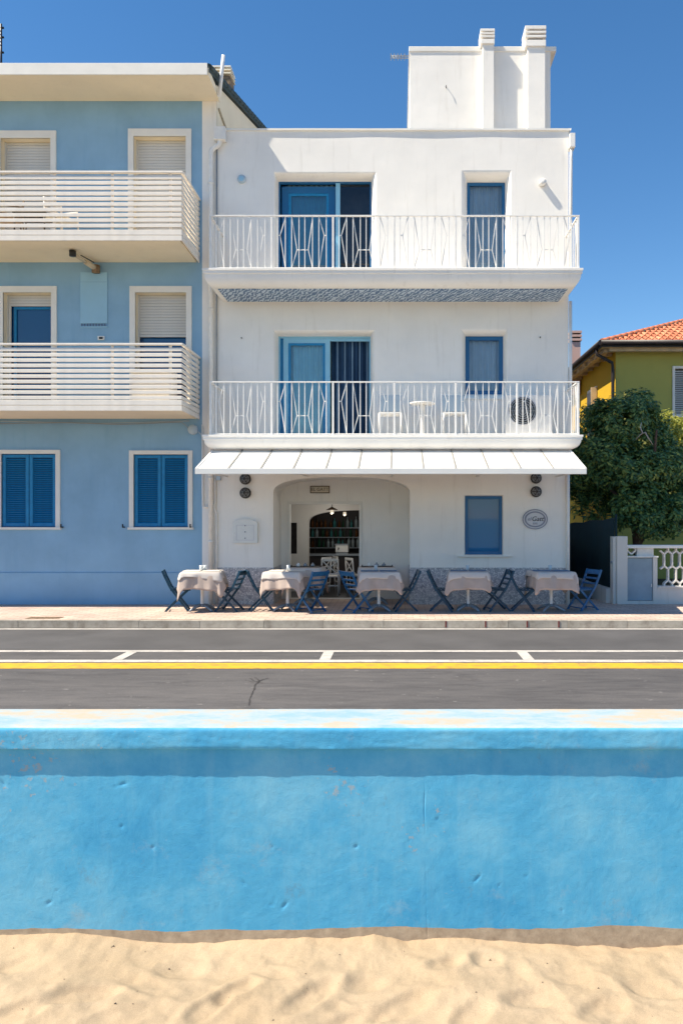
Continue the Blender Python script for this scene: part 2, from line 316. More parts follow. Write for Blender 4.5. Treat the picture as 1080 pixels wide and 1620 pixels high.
# ------------------------------------------------------------------ building helpers
def X(px, D=15.0): return (px - 630.0) * D / FPX
def Z(py, D=15.0): return EYE + (820.0 - py) * D / FPX
def link(o): C.objects.link(o); return o
INV = {}
def put(o, parent):
    if parent is not None:
        o.parent = parent
        if parent.name in INV: o.matrix_parent_inverse = INV[parent.name]
    return o
def tag(o, label, cat, group=None, kind=None):
    if label: o['label'] = label
    if cat: o['category'] = cat
    if group: o['group'] = group
    if kind: o['kind'] = kind
    return o
def thing(name, loc, label, cat, group=None, rz=0.0, local=False):
    o = link(bpy.data.objects.new(name, None)); o.location = loc; o.rotation_euler = (0, 0, rz); o.empty_display_size = 0.2
    if not local: INV[o.name] = (Matrix.Translation(loc) @ Matrix.Rotation(rz, 4, 'Z')).inverted()
    return tag(o, label, cat, group)
class MB:
    def __init__(s): s.v = []; s.f = []; s.sm = []
    def add(s, vs, fs, smooth=False):
        b = len(s.v); s.v += [tuple(p) for p in vs]; s.f += [tuple(i + b for i in f) for f in fs]; s.sm += [smooth] * len(fs); return s
    def box(s, x0, x1, y0, y1, z0, z1):
        return s.add([(x0, y0, z0), (x1, y0, z0), (x1, y1, z0), (x0, y1, z0), (x0, y0, z1), (x1, y0, z1), (x1, y1, z1), (x0, y1, z1)],
                     [(0, 3, 2, 1), (4, 5, 6, 7), (0, 1, 5, 4), (1, 2, 6, 5), (2, 3, 7, 6), (3, 0, 4, 7)])
    def quad(s, a, b, c, d, smooth=False): return s.add([a, b, c, d], [(0, 1, 2, 3)], smooth)
    def tube(s, pts, r, n=8, cap=True):
        pts = [Vector(p) for p in pts]; rs = r if isinstance(r, (list, tuple)) else [r] * len(pts)
        vs = []; fs = []; up = None
        for i, p in enumerate(pts):
            d = (pts[min(i + 1, len(pts) - 1)] - pts[max(i - 1, 0)]).normalized()
            if up is None: up = Vector((0, 0, 1)) if abs(d.z) < 0.9 else Vector((0, 1, 0))
            a = d.cross(up).normalized(); b = a.cross(d).normalized(); up = b
            for k in range(n):
                t = 2 * math.pi * k / n; vs.append(p + (a * math.cos(t) + b * math.sin(t)) * rs[i])
        for i in range(len(pts) - 1):
            for k in range(n):
                k2 = (k + 1) % n; fs.append((i * n + k, i * n + k2, (i + 1) * n + k2, (i + 1) * n + k))
        s.add(vs, fs, True)
        if cap:
            b = len(s.v) - len(vs); s.f += [tuple(b + k for k in reversed(range(n))), tuple(b + (len(pts) - 1) * n + k for k in range(n))]; s.sm += [False, False]
        return s
    def bar(s, p0, p1, w, d):
        """square bar of width w (in the x-z plane) and depth d (along y) when the bar lies in a facade plane"""
        p0 = Vector(p0); p1 = Vector(p1); t = (p1 - p0).normalized()
        u = Vector((0, 1, 0)); 
        if abs(t.dot(u)) > 0.95: u = Vector((1, 0, 0))
        a = t.cross(u).normalized() * (w / 2); b = t.cross(a).normalized() * (d / 2)
        vs = [p + i * a + j * b for p in (p0, p1) for i, j in ((-1, -1), (1, -1), (1, 1), (-1, 1))]
        return s.add(vs, [(0, 1, 2, 3), (7, 6, 5, 4), (0, 4, 5, 1), (1, 5, 6, 2), (2, 6, 7, 3), (3, 7, 4, 0)])
    def lathe(s, prof, c, n=20, axis='z', smooth=True):
        vs = []; fs = []
        for (r, h) in prof:
            for k in range(n):
                t = 2 * math.pi * k / n; a, b = r * math.cos(t), r * math.sin(t)
                vs.append((c[0] + a, c[1] + b, c[2] + h) if axis == 'z' else (c[0] + a, c[1] + h, c[2] + b))
        for i in range(len(prof) - 1):
            for k in range(n):
                k2 = (k + 1) % n; q = (i * n + k, i * n + k2, (i + 1) * n + k2, (i + 1) * n + k)
                fs.append(q if axis == 'z' else q[::-1])
        return s.add(vs, fs, smooth)
    def prism(s, poly, y0, y1):
        """polygon in x-z extruded along y"""
        n = len(poly); vs = [(x, y0, z) for x, z in poly] + [(x, y1, z) for x, z in poly]
        return s.add(vs, [tuple(range(n)), tuple(reversed(range(n, 2 * n)))] + [(i, i + n, (i + 1) % n + n, (i + 1) % n) for i in range(n)])
    def mesh(s, name, bevel=0.0, seg=2, fix=True):
        me = bpy.data.meshes.new(name); me.from_pydata(s.v, [], s.f)
        me.polygons.foreach_set('use_smooth', s.sm)
        if bevel or fix:
            bm = bmesh.new(); bm.from_mesh(me)
            if fix: bmesh.ops.recalc_face_normals(bm, faces=bm.faces)
            if bevel:
                es = [e for e in bm.edges if len(e.link_faces) == 2 and e.calc_face_angle(0) > 0.5]
                bmesh.ops.bevel(bm, geom=es, offset=bevel, segments=seg, affect='EDGES', profile=0.6, clamp_overlap=True)
            bm.to_mesh(me); bm.free()
        return me
    def build(s, name, mat, parent=None, bevel=0.0, seg=2, fix=True):
        me = s.mesh(name, bevel, seg, fix); me.materials.append(M[mat] if isinstance(mat, str) else mat)
        return put(link(bpy.data.objects.new(name, me)), parent)
def box(name, mat, parent, x0, x1, y0, y1, z0, z1, bevel=0.0):
    return MB().box(x0, x1, y0, y1, z0, z1).build(name, mat, parent, bevel)
def inst(name, me, parent, loc=(0, 0, 0), rot=(0, 0, 0), scale=(1, 1, 1)):
    o = put(link(bpy.data.objects.new(name, me)), parent); o.location = loc; o.rotation_euler = rot; o.scale = scale; return o
def copy_tree(o, parent=None):
    c = o.copy(); link(c)
    if parent is not None: c.parent = parent
    for ch in o.children: copy_tree(ch, c)
    return c
def text(name, s, size, mat, parent, loc, rot=(R(90), 0, 0), depth=0.002, shear=0.0):
    cu = bpy.data.curves.new(name, 'FONT'); cu.body = s; cu.size = size; cu.extrude = depth; cu.align_x = 'CENTER'; cu.align_y = 'CENTER'; cu.shear = shear
    t = bpy.data.objects.new(name, cu); C.objects.link(t)
    dg = bpy.context.evaluated_depsgraph_get(); me = bpy.data.meshes.new_from_object(t.evaluated_get(dg)); bpy.data.objects.remove(t)
    me.materials.clear(); me.materials.append(M[mat])
    o = put(link(bpy.data.objects.new(name, me)), parent); o.location = loc; o.rotation_euler = rot; return o
def curtain(x0, x1, y, z0, z1, waves, amp=0.03):
    n = max(8, waves * 8); m = MB(); vs = []; fs = []
    for i in range(n + 1):
        t = i / n; x = x0 + (x1 - x0) * t; yy = y + amp * math.sin(2 * math.pi * waves * t + 0.7 * math.sin(9 * t)); vs += [(x, yy, z0), (x, yy, z1)]
    for i in range(n): fs.append((2 * i, 2 * i + 2, 2 * i + 3, 2 * i + 1))
    m.add(vs, fs, True); return m
def wall_front(holes, x0, x1, z0, z1, y=0.0, m=None, fill=()):
    """front face with rectangular holes (hx0,hx1,hz0,hz1)"""
    m = m or MB(); xs = sorted({x0, x1, *[v for h in holes for v in h[:2]]}); zs = sorted({z0, z1, *[v for h in holes for v in h[2:4]]})
    for i in range(len(xs) - 1):
        for j in range(len(zs) - 1):
            cx, cz = (xs[i] + xs[i + 1]) / 2, (zs[j] + zs[j + 1]) / 2
            if any(h[0] < cx < h[1] and h[2] < cz < h[3] for h in holes): continue
            m.quad((xs[i], y, zs[j]), (xs[i + 1], y, zs[j]), (xs[i + 1], y, zs[j + 1]), (xs[i], y, zs[j + 1]))
    return m
def reveal(m, o, i, d, y=0.0, n=7, sides='LRTB'):
    """rounded splayed reveal from outer rect o to inner rect i (x0,x1,z0,z1), depth d"""
    def lv(k):
        a = math.pi / 2 * k / n; f = math.sin(a); g = 1 - math.cos(a)
        return [o[q] + (i[q] - o[q]) * f for q in range(4)], y + d * g
    for k in range(n):
        (a, ya), (b, yb) = lv(k), lv(k + 1)
        if 'L' in sides: m.quad((a[0], ya, a[2]), (a[0], ya, a[3]), (b[0], yb, b[3]), (b[0], yb, b[2]), True)
        if 'R' in sides: m.quad((a[1], ya, a[3]), (a[1], ya, a[2]), (b[1], yb, b[2]), (b[1], yb, b[3]), True)
        if 'T' in sides: m.quad((a[0], ya, a[3]), (a[1], ya, a[3]), (b[1], yb, b[3]), (b[0], yb, b[3]), True)
        if 'B' in sides: m.quad((a[1], ya, a[2]), (a[0], ya, a[2]), (b[0], yb, b[2]), (b[1], yb, b[2]), True)
    return m
def frame(m, x0, x1, z0, z1, w, y0, y1, bottom=True):
    m.box(x0, x0 + w, y0, y1, z0, z1); m.box(x1 - w, x1, y0, y1, z0, z1); m.box(x0 + w, x1 - w, y0, y1, z1 - w, z1)
    if bottom: m.box(x0 + w, x1 - w, y0, y1, z0, z0 + w)
    return m
def struct(o): o['kind'] = 'structure'; return o

# ================================================================== the setting
def grid_mesh(name, xs, ys, zf, mat, smooth=True):
    nx, ny = len(xs), len(ys)
    v = [(x, y, zf(x, y)) for y in ys for x in xs]
    f = [(j * nx + i, j * nx + i + 1, (j + 1) * nx + i + 1, (j + 1) * nx + i) for j in range(ny - 1) for i in range(nx - 1)]
    me = bpy.data.meshes.new(name); me.from_pydata(v, [], f); me.polygons.foreach_set('use_smooth', [smooth] * len(f)); me.materials.append(M[mat])
    return link(bpy.data.objects.new(name, me))
def span(*segs):
    out = []
    for a, b, s in segs:
        n = max(1, int(round((b - a) / s))); out += [a + (b - a) * i / n for i in range(n)]
    return out + [segs[-1][1]]
struct(grid_mesh('ground', [-1500, -60, 60, 1500], [-10.6, 40, 200, 2500], lambda x, y: -0.20, 'soil', False))
struct(grid_mesh('road', span((-80, 80, 4)), [-10.99, -8, -5, -2.36], lambda x, y: -0.13, 'asphalt', False))
KY = 12.76 - 15
pav = grid_mesh('pavement', span((-40, 40, 2)), [KY + 0.002, 1.0], lambda x, y: 0.0, 'paver', False); struct(pav)
# painted road markings
def marking(name, mat, x0, x1, Da, Db, label):
    o = box(name, mat, None, x0, x1, Db - 15, Da - 15, -0.1285, -0.126); tag(o, label, None, None, 'structure'); return o
def dof(py): return (EYE + 0.13) * FPX / (py - 820)
struct(box('dark_kerb_strip', 'asphalt_dark', None, -80, 80, dof(1027.0) - 15, -2.37, -0.1295, -0.1285))  # darker band between the lane line and the kerb
marking('lane_line', 'line_white', -40, 40, dof(1029.2), dof(1031.6), 'thin white line along the far edge of the bay lane')
marking('bay_edge_line', 'line_white', -40, 40, dof(1044.2), dof(1047.8), 'white line just above the yellow line')
marking('yellow_line', 'line_yellow', -40, 40, dof(1049.2), dof(1058.0), 'broad yellow line along the middle of the road')
marking('kerb_line', 'line_white', -40, 40, dof(994.6), dof(996.0), 'thin worn white line at the foot of the kerb')
for k, xc in enumerate((-8.7, -6.12, -3.52, -0.92, 1.63, 4.2, 6.8)):
    marking('bay_divider', 'line_white', xc - 0.068, xc + 0.068, dof(1031.6) - 0.01, dof(1044.2) + 0.01, 'short white cross bar between the two white lines')
# tar crack in the near lane
def jag(p):
    o = []
    for (a, b), (c, d) in zip(p[:-1], p[1:]):
        for k in range(4): o.append((a + (c - a) * k / 4 + random.uniform(-1, 1), b + (d - b) * k / 4 + random.uniform(-.5, .5)))
    return o + [p[-1]]
ck = MB(); pts = [(403, 1072), (412, 1078), (403, 1084), (401, 1094), (396, 1104), (394, 1116)]
def rp(px, py): D = dof(py); return (X(px, D), D - 15)
for seg in (pts, [(386, 1076), (400, 1079), (410, 1078), (424, 1073)], [(395, 1073), (404, 1079), (417, 1081)]):
    seg = jag(seg)
    for (a, b) in zip(seg[:-1], seg[1:]):
        p, q = rp(*a), rp(*b); w = random.uniform(.003, .011)
        ck.quad((p[0] - w, p[1], -0.1275), (q[0] - w, q[1], -0.1275), (q[0] + w, q[1], -0.1275), (p[0] + w, p[1], -0.1275)); w = 0.02
struct(ck.build('road_crack', 'tar', None, fix=False))
# kerb stones: pieces of the kerb
kerb = box('kerb', 'kerb', None, -40, 40, KY - 0.09, KY, -0.2, -0.03); struct(kerb)
random.seed(3); xk = -12.0
while xk < 12:
    w = random.choice((0.98, 1.0, 1.02, 0.96))
    kx = xk
    o = MB().box(-w / 2 + .0015, w / 2 - .0015, -0.06, 0.06, -0.09, 0.072).build('kerb_stone', 'kerb', kerb, 0.006)
    o.location = (kx + w / 2, KY - 0.06 + random.uniform(-.004, .004), -0.072 + random.uniform(-.003, .002)); xk += w
for xa, xb in ((-40, -12), (xk, 40)):
    put(box('kerb_run', 'kerb', None, xa, xb, KY - 0.12, KY - 0.0005, -0.162, 0.0), kerb)
for px in (705, 768, 834, 884):
    box('painted_mark', 'brick_red', kerb, X(px, 12.6) - .011, X(px, 12.6) + .011, KY - 0.127, KY - 0.12, -0.11, -0.01)
# drain cover let into the pavement
D = 1.64 * FPX / (977.5 - 820)
dr = MB().box(X(45, D), X(95, D), D - 15 - .12, D - 15 + .12, -0.02, 0.004)
for i in range(7): dr.box(X(45, D) + .03 + .08 * i, X(45, D) + .065 + .08 * i, D - 15 - .1, D - 15 + .1, 0.004, 0.007)
tag(dr.build('drain_cover', 'rust'), 'rusty rectangular drain cover set in the pavement by the blue house', 'drain cover')

# ------------------------------------------------------------------ beach
WALL_Y = -11.35
bx = [0, 130, 200, 270, 330, 400, 480, 540, 590, 640, 740, 800, 910, 955, 985, 1040, 1080]
by = [1476, 1477, 1482, 1488, 1491, 1488, 1487, 1486, 1481, 1491, 1489, 1492, 1496, 1493, 1501, 1498, 1496]
BX = np.array([X(p, 3.65) for p in bx]); BZ = np.array([Z(p, 3.65) for p in by])
feet = []
random.seed(11)
def gp(px, py): D = (EYE + 0.33) * FPX / (py - 820); return X(px, D), D - 15
for px, py, a, b, rot, dep in ((130, 1574, .13, .055, .25, .026), (235, 1558, .12, .05, -.5, .013), (375, 1566, .09, .05, .8, .024), (330, 1592, .10, .045, .9, .018),
        (490, 1578, .13, .05, .9, .022), (575, 1556, .08, .05, .2, .016), (640, 1590, .13, .055, .6, .02), (705, 1530, .07, .04, .4, .016), (770, 1522, .06, .05, .2, .016),
        (845, 1578, .12, .05, .3, .016), (955, 1596, .11, .06, .7, .018), (1035, 1560, .10, .05, -.3, .014), (25, 1606, .12, .06, .6, .022), (30, 1530, .1, .05, .3, .012),
        (560, 1612, .12, .05, .5, .018), (430, 1540, .08, .04, -.4, .01), (900, 1540, .1, .05, .1, .009), (280, 1530, .09, .05, 0, .01), (745, 1610, .1, .05, .8, .014), (190, 1610, .12, .05, .4, .016), (1000, 1618, .1, .06, .2, .016)):
    x, y = gp(px, py); feet.append((x, y, a, b, rot, dep))
for k in range(70): feet.append((random.uniform(-4, 4), random.uniform(-14.6, -12.3), random.uniform(.08, .14), .05, random.uniform(-1, 1), random.uniform(.01, .03)))
def sand_z(x, y):
    t = WALL_Y - y
    z = float(np.interp(x, BX, BZ)) if -3 < x < 3 else -0.318
    k = math.exp(-max(t, 0) / 0.16)
    z = z * k + (-0.335) * (1 - k)
    z -= 0.006 * max(0, t) + 0.028 * max(0, t - 3)
    if -4.5 < x < 4.5 and t < 4:
        z += 0.026 * noise.noise((x * 2.3, y * 2.9, 1.3)) + 0.013 * noise.noise((x * 6.1, y * 7.3, 4.1)) * min(1, .35 + t * 3) + 0.006 * noise.noise((x * 15, y * 17, 2.2)) + 0.0022 * noise.noise((x * 46, y * 46, 8.2))
        cr = 1 - abs(noise.noise((x * 3.7 + .5 * y, y * 4.6, 6.4))) * 2.2
        if cr > 0: z += .006 * cr * cr * min(1, t * 5)
        # wind-blown ripples running obliquely
        z += 0.003 * math.sin(28 * (y + 0.45 * x) + 3 * noise.noise((x * 2, y * 2, 7))) * max(0, noise.noise((x * 1.4, y * 1.4, 3)))
        for (fx, fy, a, b, r, d) in feet:
            dx, dy = x - fx, y - fy
            if abs(dx) > .3 or abs(dy) > .3: continue
            u = (dx * math.cos(r) + dy * math.sin(r)) / a; v = (-dx * math.sin(r) + dy * math.cos(r)) / b
            q = u * u + v * v
            if q < 6: z += -d * .72 * math.exp(-q * q * q * .7) + d * .32 * math.exp(-((math.sqrt(q) - 1.45) ** 2) * 5) * (1 + .6 * noise.noise((x * 13, y * 13, 5)))
    else: z += 0.05 * noise.noise((x * .7, y * .7, 1))
    return z
xs = span((-70, -10, 4), (-10, -2.4, 0.25), (-2.4, 1.9, 0.0085), (1.9, 10, 0.25), (10, 70, 4))
ys = span((-52, -18, 1.0), (-18, -14.2, 0.2), (-14.2, -12.3, 0.05), (-12.3, WALL_Y + 0.06, 0.0085))
beach = struct(grid_mesh('beach', xs, ys, sand_z, 'sand'))
# small dark bits of shell and seaweed on the sand
random.seed(21); bits = MB()
for k in range(26):
    px, py = random.uniform(-40, 1120), random.uniform(1500, 1616)
    x, y = gp(px, py); z = sand_z(x, y); s = random.uniform(.001, .003); a = random.uniform(0, 6.28)
    bits.tube([(x - s * math.cos(a) * 1.6, y - s * math.sin(a), z + .001), (x, y, z + s * .7), (x + s * math.cos(a) * 1.6, y + s * math.sin(a), z + .001)], [s * .3, s * .6, s * .25], 5)
for px, py, s in ((48, 1486, .011), (62, 1489, .006), (50, 1484, .008), (180, 1503, .007), (268, 1526, .006), (22, 1506, .004), (183, 1594, .007), (775, 1520, .006), (946, 1562, .005)):
    x, y = gp(px, py); z = sand_z(x, y)
    s *= .55; bits.tube([(x - s * 1.5, y, z), (x, y + s * .3, z + s * .9), (x + s * 1.3, y - s * .5, z)], [s * .4, s * .8, s * .3], 6)
tag(bits.build('beach_litter', 'wood_dark'), 'dark scraps of seaweed and shell scattered on the sand', None, None, 'stuff')
struct(grid_mesh('sea', [-3000, -200, 200, 3000], [-4000, -300, -46], lambda x, y: -1.15, 'water', False))

# ------------------------------------------------------------------ sea wall between beach and road
def sea_wall():
    root = thing('sea_wall', (0, WALL_Y + .2, -0.4), 'long low light blue sea wall with chipped paint between sand and road', 'wall')
    CF = 3.62 - 15; CB = 3.985 - 15; TOP = Z(1150, 3.62); CBOT = Z(1186, 3.62)
    CRX = X(672, 3.65)
    xs = span((-40, -8, 2), (-8, -2.2, .2), (-2.2, CRX - .02, .0065), (CRX - .02, CRX + .02, .0022), (CRX + .02, 1.75, .0065), (1.75, 8, .2), (8, 40, 2))
    random.seed(5)
    pits = [(random.uniform(-2, 1.5), random.uniform(-.25, .42), random.choice((.0015, .002, .003, .004, .006)), random.uniform(.6, 3.2), random.uniform(-.9, .9)) for _ in range(34)]
    pits += [(X(193, 3.65), Z(1307, 3.65), .006, .9, 0), (X(78, 3.65), Z(1428, 3.65), .006, 2.2, .5), (X(754, 3.65), Z(1390, 3.65), .005, 4, .8)]
    def disp(x, z):
        d = .0016 * noise.noise((x * 1.1, z * 1.6, 0)) + .0007 * noise.noise((x * 4, z * 7, 3)) + .0006 * noise.noise((x * 14, z * 19, 9)) + .0005 * noise.noise((x * 45, z * 55, 2))
        d -= .0022 * max(0, noise.noise((z * 5, 3, 3)) + .25) * math.exp(-((x - CRX - .006 * noise.noise((z * 9, 1, 1)) - .02 * (.2 - z)) / .0028) ** 2) * (1 if -.33 < z < .5 else 0)
        for px, pz, r, e, a in pits:
            dx, dz = x - px, z - pz
            if abs(dx) < .06 and abs(dz) < .06:
                u = (dx * math.cos(a) + dz * math.sin(a)) / (r * e); v = (-dx * math.sin(a) + dz * math.cos(a)) / r
                d -= min(.005, r * .9) * math.exp(-(u * u + v * v))
        return -d
    def sheet(name, rows, lab=None):
        v = []; f = []; n = len(xs)
        for fn in rows: v += [fn(x) for x in xs]
        for j in range(len(rows) - 1):
            for i in range(n - 1): f.append((j * n + i, j * n + i + 1, (j + 1) * n + i + 1, (j + 1) * n + i))
        m = MB(); m.add(v, f, True); o = m.build(name, 'sea_paint', root)
        if lab: o['label'] = lab
        return o
    zs = span((-0.75, -.32, .1), (-.32, CBOT, .0075))
    rows = [lambda x: (x, WALL_Y + .5, -0.75)] + [(lambda x, z=z: (x, WALL_Y + disp(x, z) * (1 if z < CBOT - .001 else .4), z)) for z in zs] + [lambda x: (x, WALL_Y + .3, CBOT), lambda x: (x, WALL_Y + .3, -.75)]
    sheet('wall_body', rows)
    # coping with rounded, uneven arrises
    prof = [(CF + .10, CBOT), (CF + .005, CBOT), (CF + .0015, CBOT + .0015), (CF, CBOT + .005)]
    prof += [(CF, CBOT + .012 + (TOP - CBOT - .03) * i / 8) for i in range(1, 9)]
    prof += [(CF + .003, TOP - .009), (CF + .010, TOP - .003), (CF + .022, TOP)] + [(CF + .022 + (CB - CF - .05) * i / 12, TOP) for i in range(1, 13)] + [(CB - .01, TOP - .004), (CB, TOP - .015), (CB, CBOT), (CF + .10, CBOT)]
    rows = []
    for k, (y, z) in enumerate(prof):
        def fn(x, y=y, z=z, k=k):
            ed = noise.noise((x * 3.0, k * .12, 1)) * .0016 + noise.noise((x * 11, k * .5, 2)) * .0012 + noise.noise((x * 37, k * 1.1, 4)) * .0010
            if k < 3 : return (x, y + ed * .8, z + noise.noise((x * 2.2, 0, 5)) * .0012 + noise.noise((x * 19, 0, 5)) * .0010)
            if k < 14: return (x, y - ed, z)
            return (x, y - ed * (.6 if k < 16 else .1), z + ed * .5)
        rows.append(fn)
    sheet('coping', rows, 'bleached coping of the sea wall with ochre worn patches')
sea_wall()

# ================================================================== white cafe house
def cafe_house():
    h = thing('cafe_house', (0, 0, 0), 'white three storey house with balconies and a cafe on the ground floor', 'house')
    XL, XR, ZT = -3.46, 3.235, Z(207)
    FU, FL = 6.07, 3.12
    ud_o, ud_i = (-2.375, -0.415, FU, 8.245), (-2.32, -0.525, FU, 8.165)
    uw_o, uw_i = (1.20, 2.15, FU, 8.275), (1.325, 2.06, FU, 8.145)
    ld_o, ld_i = (-2.385, -0.445, FL, 5.235), (-2.32, -0.54, FL, 5.165)
    lw_o, lw_i = (1.17, 2.085, 3.94, 5.255), (1.29, 2.015, 4.03, 5.15)
    gw_o, gw_i = (1.25, 2.0, 0.935, 2.09), (1.272, 1.98, 0.948, 2.065)
    AX0, AX1, AS, AH = -2.385, 0.217, 2.10, 0.325
    arch = (AX0, AX1, 0.0, AS + AH)
    m = wall_front([ud_o, uw_o, ld_o, lw_o, gw_o, arch], XL, XR, 0, ZT)
    for o, i, d, s in ((ud_o, ud_i, .28, 'LRT'), (uw_o, uw_i, .28, 'LRT'), (ld_o, ld_i, .28, 'LRT'), (lw_o, lw_i, .22, 'LRTB'), (gw_o, gw_i, .10, 'LRTB')): reveal(m, o, i, d, sides=s)
    # basket arch: spandrels, jambs and vault of the porch
    N = 40; cx, hw = (AX0 + AX1) / 2, (AX1 - AX0) / 2; e = 2.7
    pts = []
    for k in range(N + 1):
        a = math.pi * (1 - k / N); u = math.copysign(abs(math.cos(a)) ** (2 / e), math.cos(a)); w = abs(math.sin(a)) ** (2 / e)
        pts.append((cx + hw * u, AS + AH * w))
    PD = 1.0
    for (xa, za), (xb, zb) in zip(pts[:-1], pts[1:]):
        if xb - xa > 1e-6: m.quad((xa, 0, za), (xb, 0, zb), (xb, 0, AS + AH), (xa, 0, AS + AH))
        m.quad((xa, 0, za), (xa, PD, za), (xb, PD, zb), (xb, 0, zb), True)
    m.quad((AX0, 0, 0), (AX0, 0, AS), (AX0, PD, AS), (AX0, PD, 0)); m.quad((AX1, 0, AS), (AX1, 0, 0), (AX1, PD, 0), (AX1, PD, AS))
    # porch back wall with the door opening
    DX0, DX1, DT = X(457, 16), X(570, 16), Z(795.5, 16)
    wall_front([(DX0, DX1, -.2, DT)], AX0 - .3, AX1 + .3, -.2, AS + AH + .3, PD, m)
    m.quad((DX0, PD, -.2), (DX0, PD, DT), (DX0, PD + .12, DT), (DX0, PD + .12, -.2)); m.quad((DX1, PD, DT), (DX1, PD, -.2), (DX1, PD + .12, -.2), (DX1, PD + .12, DT)); m.quad((DX0, PD, DT), (DX1, PD, DT), (DX1, PD + .12, DT), (DX0, PD + .12, DT))
    m.build('wall', 'white', h, fix=False)
    B = 15.0  # unseen depth lengthened so the house shades the villa's side wall
    sh = MB(); sh.quad((XR, 0, 0), (XR, B, 0), (XR, B, ZT), (XR, 0, ZT)); sh.quad((XL, B, -.2), (XL, 0.002, -.2), (XL, 0.002, ZT), (XL, B, ZT)); sh.quad((XR, B, 0), (XL, B, 0), (XL, B, ZT), (XR, B, ZT))
    sh.build('side_wall', 'white', h, fix=False)
    box('roof', 'roofing', h, XL + .02, XR - .02, .02, B - .02, ZT - .4, ZT - .3)
    box('floor_slab', 'white_in', h, XL + .02, XR - .02, .35, B - .02, FU - .25, FU - .05)
    box('floor_slab', 'white_in', h, XL + .02, XR - .02, 1.02, B - .02, FL - .25, FL - .05)
    # coping, slightly wavy along the old parapet
    cp = MB(); n = 60
    for k in range(n):
        xa, xb = XL - .02 + (XR - XL + .06) * k / n, XL - .02 + (XR - XL + .06) * (k + 1) / n
        wv = lambda x: -.030 - .006 * noise.noise((x * .9, 0, 0))
        for (zz0, zz1, s) in ((ZT, ZT + .035, 0),):
            cp.add([(xa, wv(xa), zz0), (xb, wv(xb), zz0), (xb, .32, zz0), (xa, .32, zz0), (xa, wv(xa), zz1), (xb, wv(xb), zz1), (xb, .32, zz1), (xa, .32, zz1)], [(0, 3, 2, 1), (4, 5, 6, 7), (0, 1, 5, 4), (2, 3, 7, 6)])
    cp.box(XR + .04, XR + .041, -.045, .32, ZT, ZT + .035)
    cp.build('coping', 'trim', h, fix=False)
    # pebble dash plinth
    pz = Z(898)
    pb = MB().box(XL + .01, AX0 - .004, -.012, -.001, 0.0, pz); pb.build('plinth', 'pebble', h)
    MB().box(AX1 + .004, XR - .03, -.012, -.001, 0.0, pz).build('plinth', 'pebble', h)
    MB().box(AX1 - .012, AX1 - .001, -.012, PD, 0.0, pz).build('plinth', 'pebble', h)
    MB().box(AX0 + .001, AX0 + .012, -.012, PD, 0.0, pz).build('plinth', 'pebble', h)
    # ---------------------------------------------------------- openings
    Y = .28
    d = frame(MB(), ud_i[0], ud_i[1], FU, ud_i[3], .03, Y - .02, Y + .05).build('sliding_door', 'blue_frame', h); d['label'] = 'blue sliding door on the top balcony, dark on its right half'
    mx = X(531, 15.28)
    MB().box(mx, mx + .085, Y - .03, Y + .04, FU, ud_i[3] - .03).build('mullion', 'light_blue_frame', d)
    lf = frame(MB(), ud_i[0] + .05, mx - .01, FU + .05, ud_i[3] - .06, .13, Y + .05, Y + .10); lf.build('leaf_frame', 'blue_frame', d, .006)
    frame(MB(), ud_i[0] + .18, mx - .14, FU + .18, ud_i[3] - .19, .05, Y + .06, Y + .095).build('leaf_moulding', 'blue_paint', d, .004)
    MB().quad((ud_i[0] + .2, Y + .085, FU + .2), (mx - .16, Y + .085, FU + .2), (mx - .16, Y + .085, ud_i[3] - .2), (ud_i[0] + .2, Y + .085, ud_i[3] - .2)).build('pane', 'glass_blue', d, fix=False)
    curtain(ud_i[0] + .1, mx - .05, Y + .16, FU, ud_i[3], 9, .02).build('curtain', 'curtain_teal', d, fix=False)
    MB().quad((mx + .085, Y + .03, FU), (ud_i[1] - .03, Y + .03, FU), (ud_i[1] - .03, Y + .03, ud_i[3] - .03), (mx + .085, Y + .03, ud_i[3] - .03)).build('pane', 'glass', d, fix=False)
    box('shade_backing', 'wood_dark', d, ud_i[0] - .1, ud_i[1] + .1, Y + .5, Y + .52, FU, ud_i[3] + .1)  # dark sheet stands in for the unlit room behind the glass
    w = frame(MB(), uw_i[0], uw_i[1], FU, uw_i[3], .055, Y - .03, Y + .03).build('balcony_window', 'blue_frame', h, .004); w['label'] = 'narrow blue framed balcony door with grey curtain, top floor'
    MB().quad((uw_i[0], Y, FU), (uw_i[1], Y, FU), (uw_i[1], Y, uw_i[3]), (uw_i[0], Y, uw_i[3])).build('pane', 'glass', w, fix=False)
    curtain(uw_i[0], uw_i[1], Y + .09, FU, uw_i[3], 8, .022).build('curtain', 'curtain', w, fix=False)
    d = frame(MB(), ld_i[0], ld_i[1], FL, ld_i[3], .028, Y - .02, Y + .05).build('sliding_door', 'light_blue_frame', h); d['label'] = 'blue sliding door with turquoise curtain on the lower balcony'
    mx = X(522, 15.28)
    frame(MB(), ld_i[0] + .09, mx, FL + .02, ld_i[3] - .028, .095, Y - .01, Y + .04).build('leaf_frame', 'light_blue_frame', d, .006)
    frame(MB(), ld_i[0] + .185, mx - .095, FL + .12, ld_i[3] - .123, .045, Y, Y + .035).build('leaf_moulding', 'blue_paint', d, .004)
    MB().box(ld_i[0] + .028, ld_i[0] + .09, Y + .03, Y + .05, FL, ld_i[3] - .028).build('side_panel', 'blue_paint', d)
    MB().quad((ld_i[0] + .2, Y + .02, FL + .12), (mx - .1, Y + .02, FL + .12), (mx - .1, Y + .02, ld_i[3] - .13), (ld_i[0] + .2, Y + .02, ld_i[3] - .13)).build('pane', 'glass', d, fix=False)
    curtain(ld_i[0] + .1, mx, Y + .10, FL, ld_i[3], 8, .022).build('curtain', 'curtain_teal', d, fix=False)
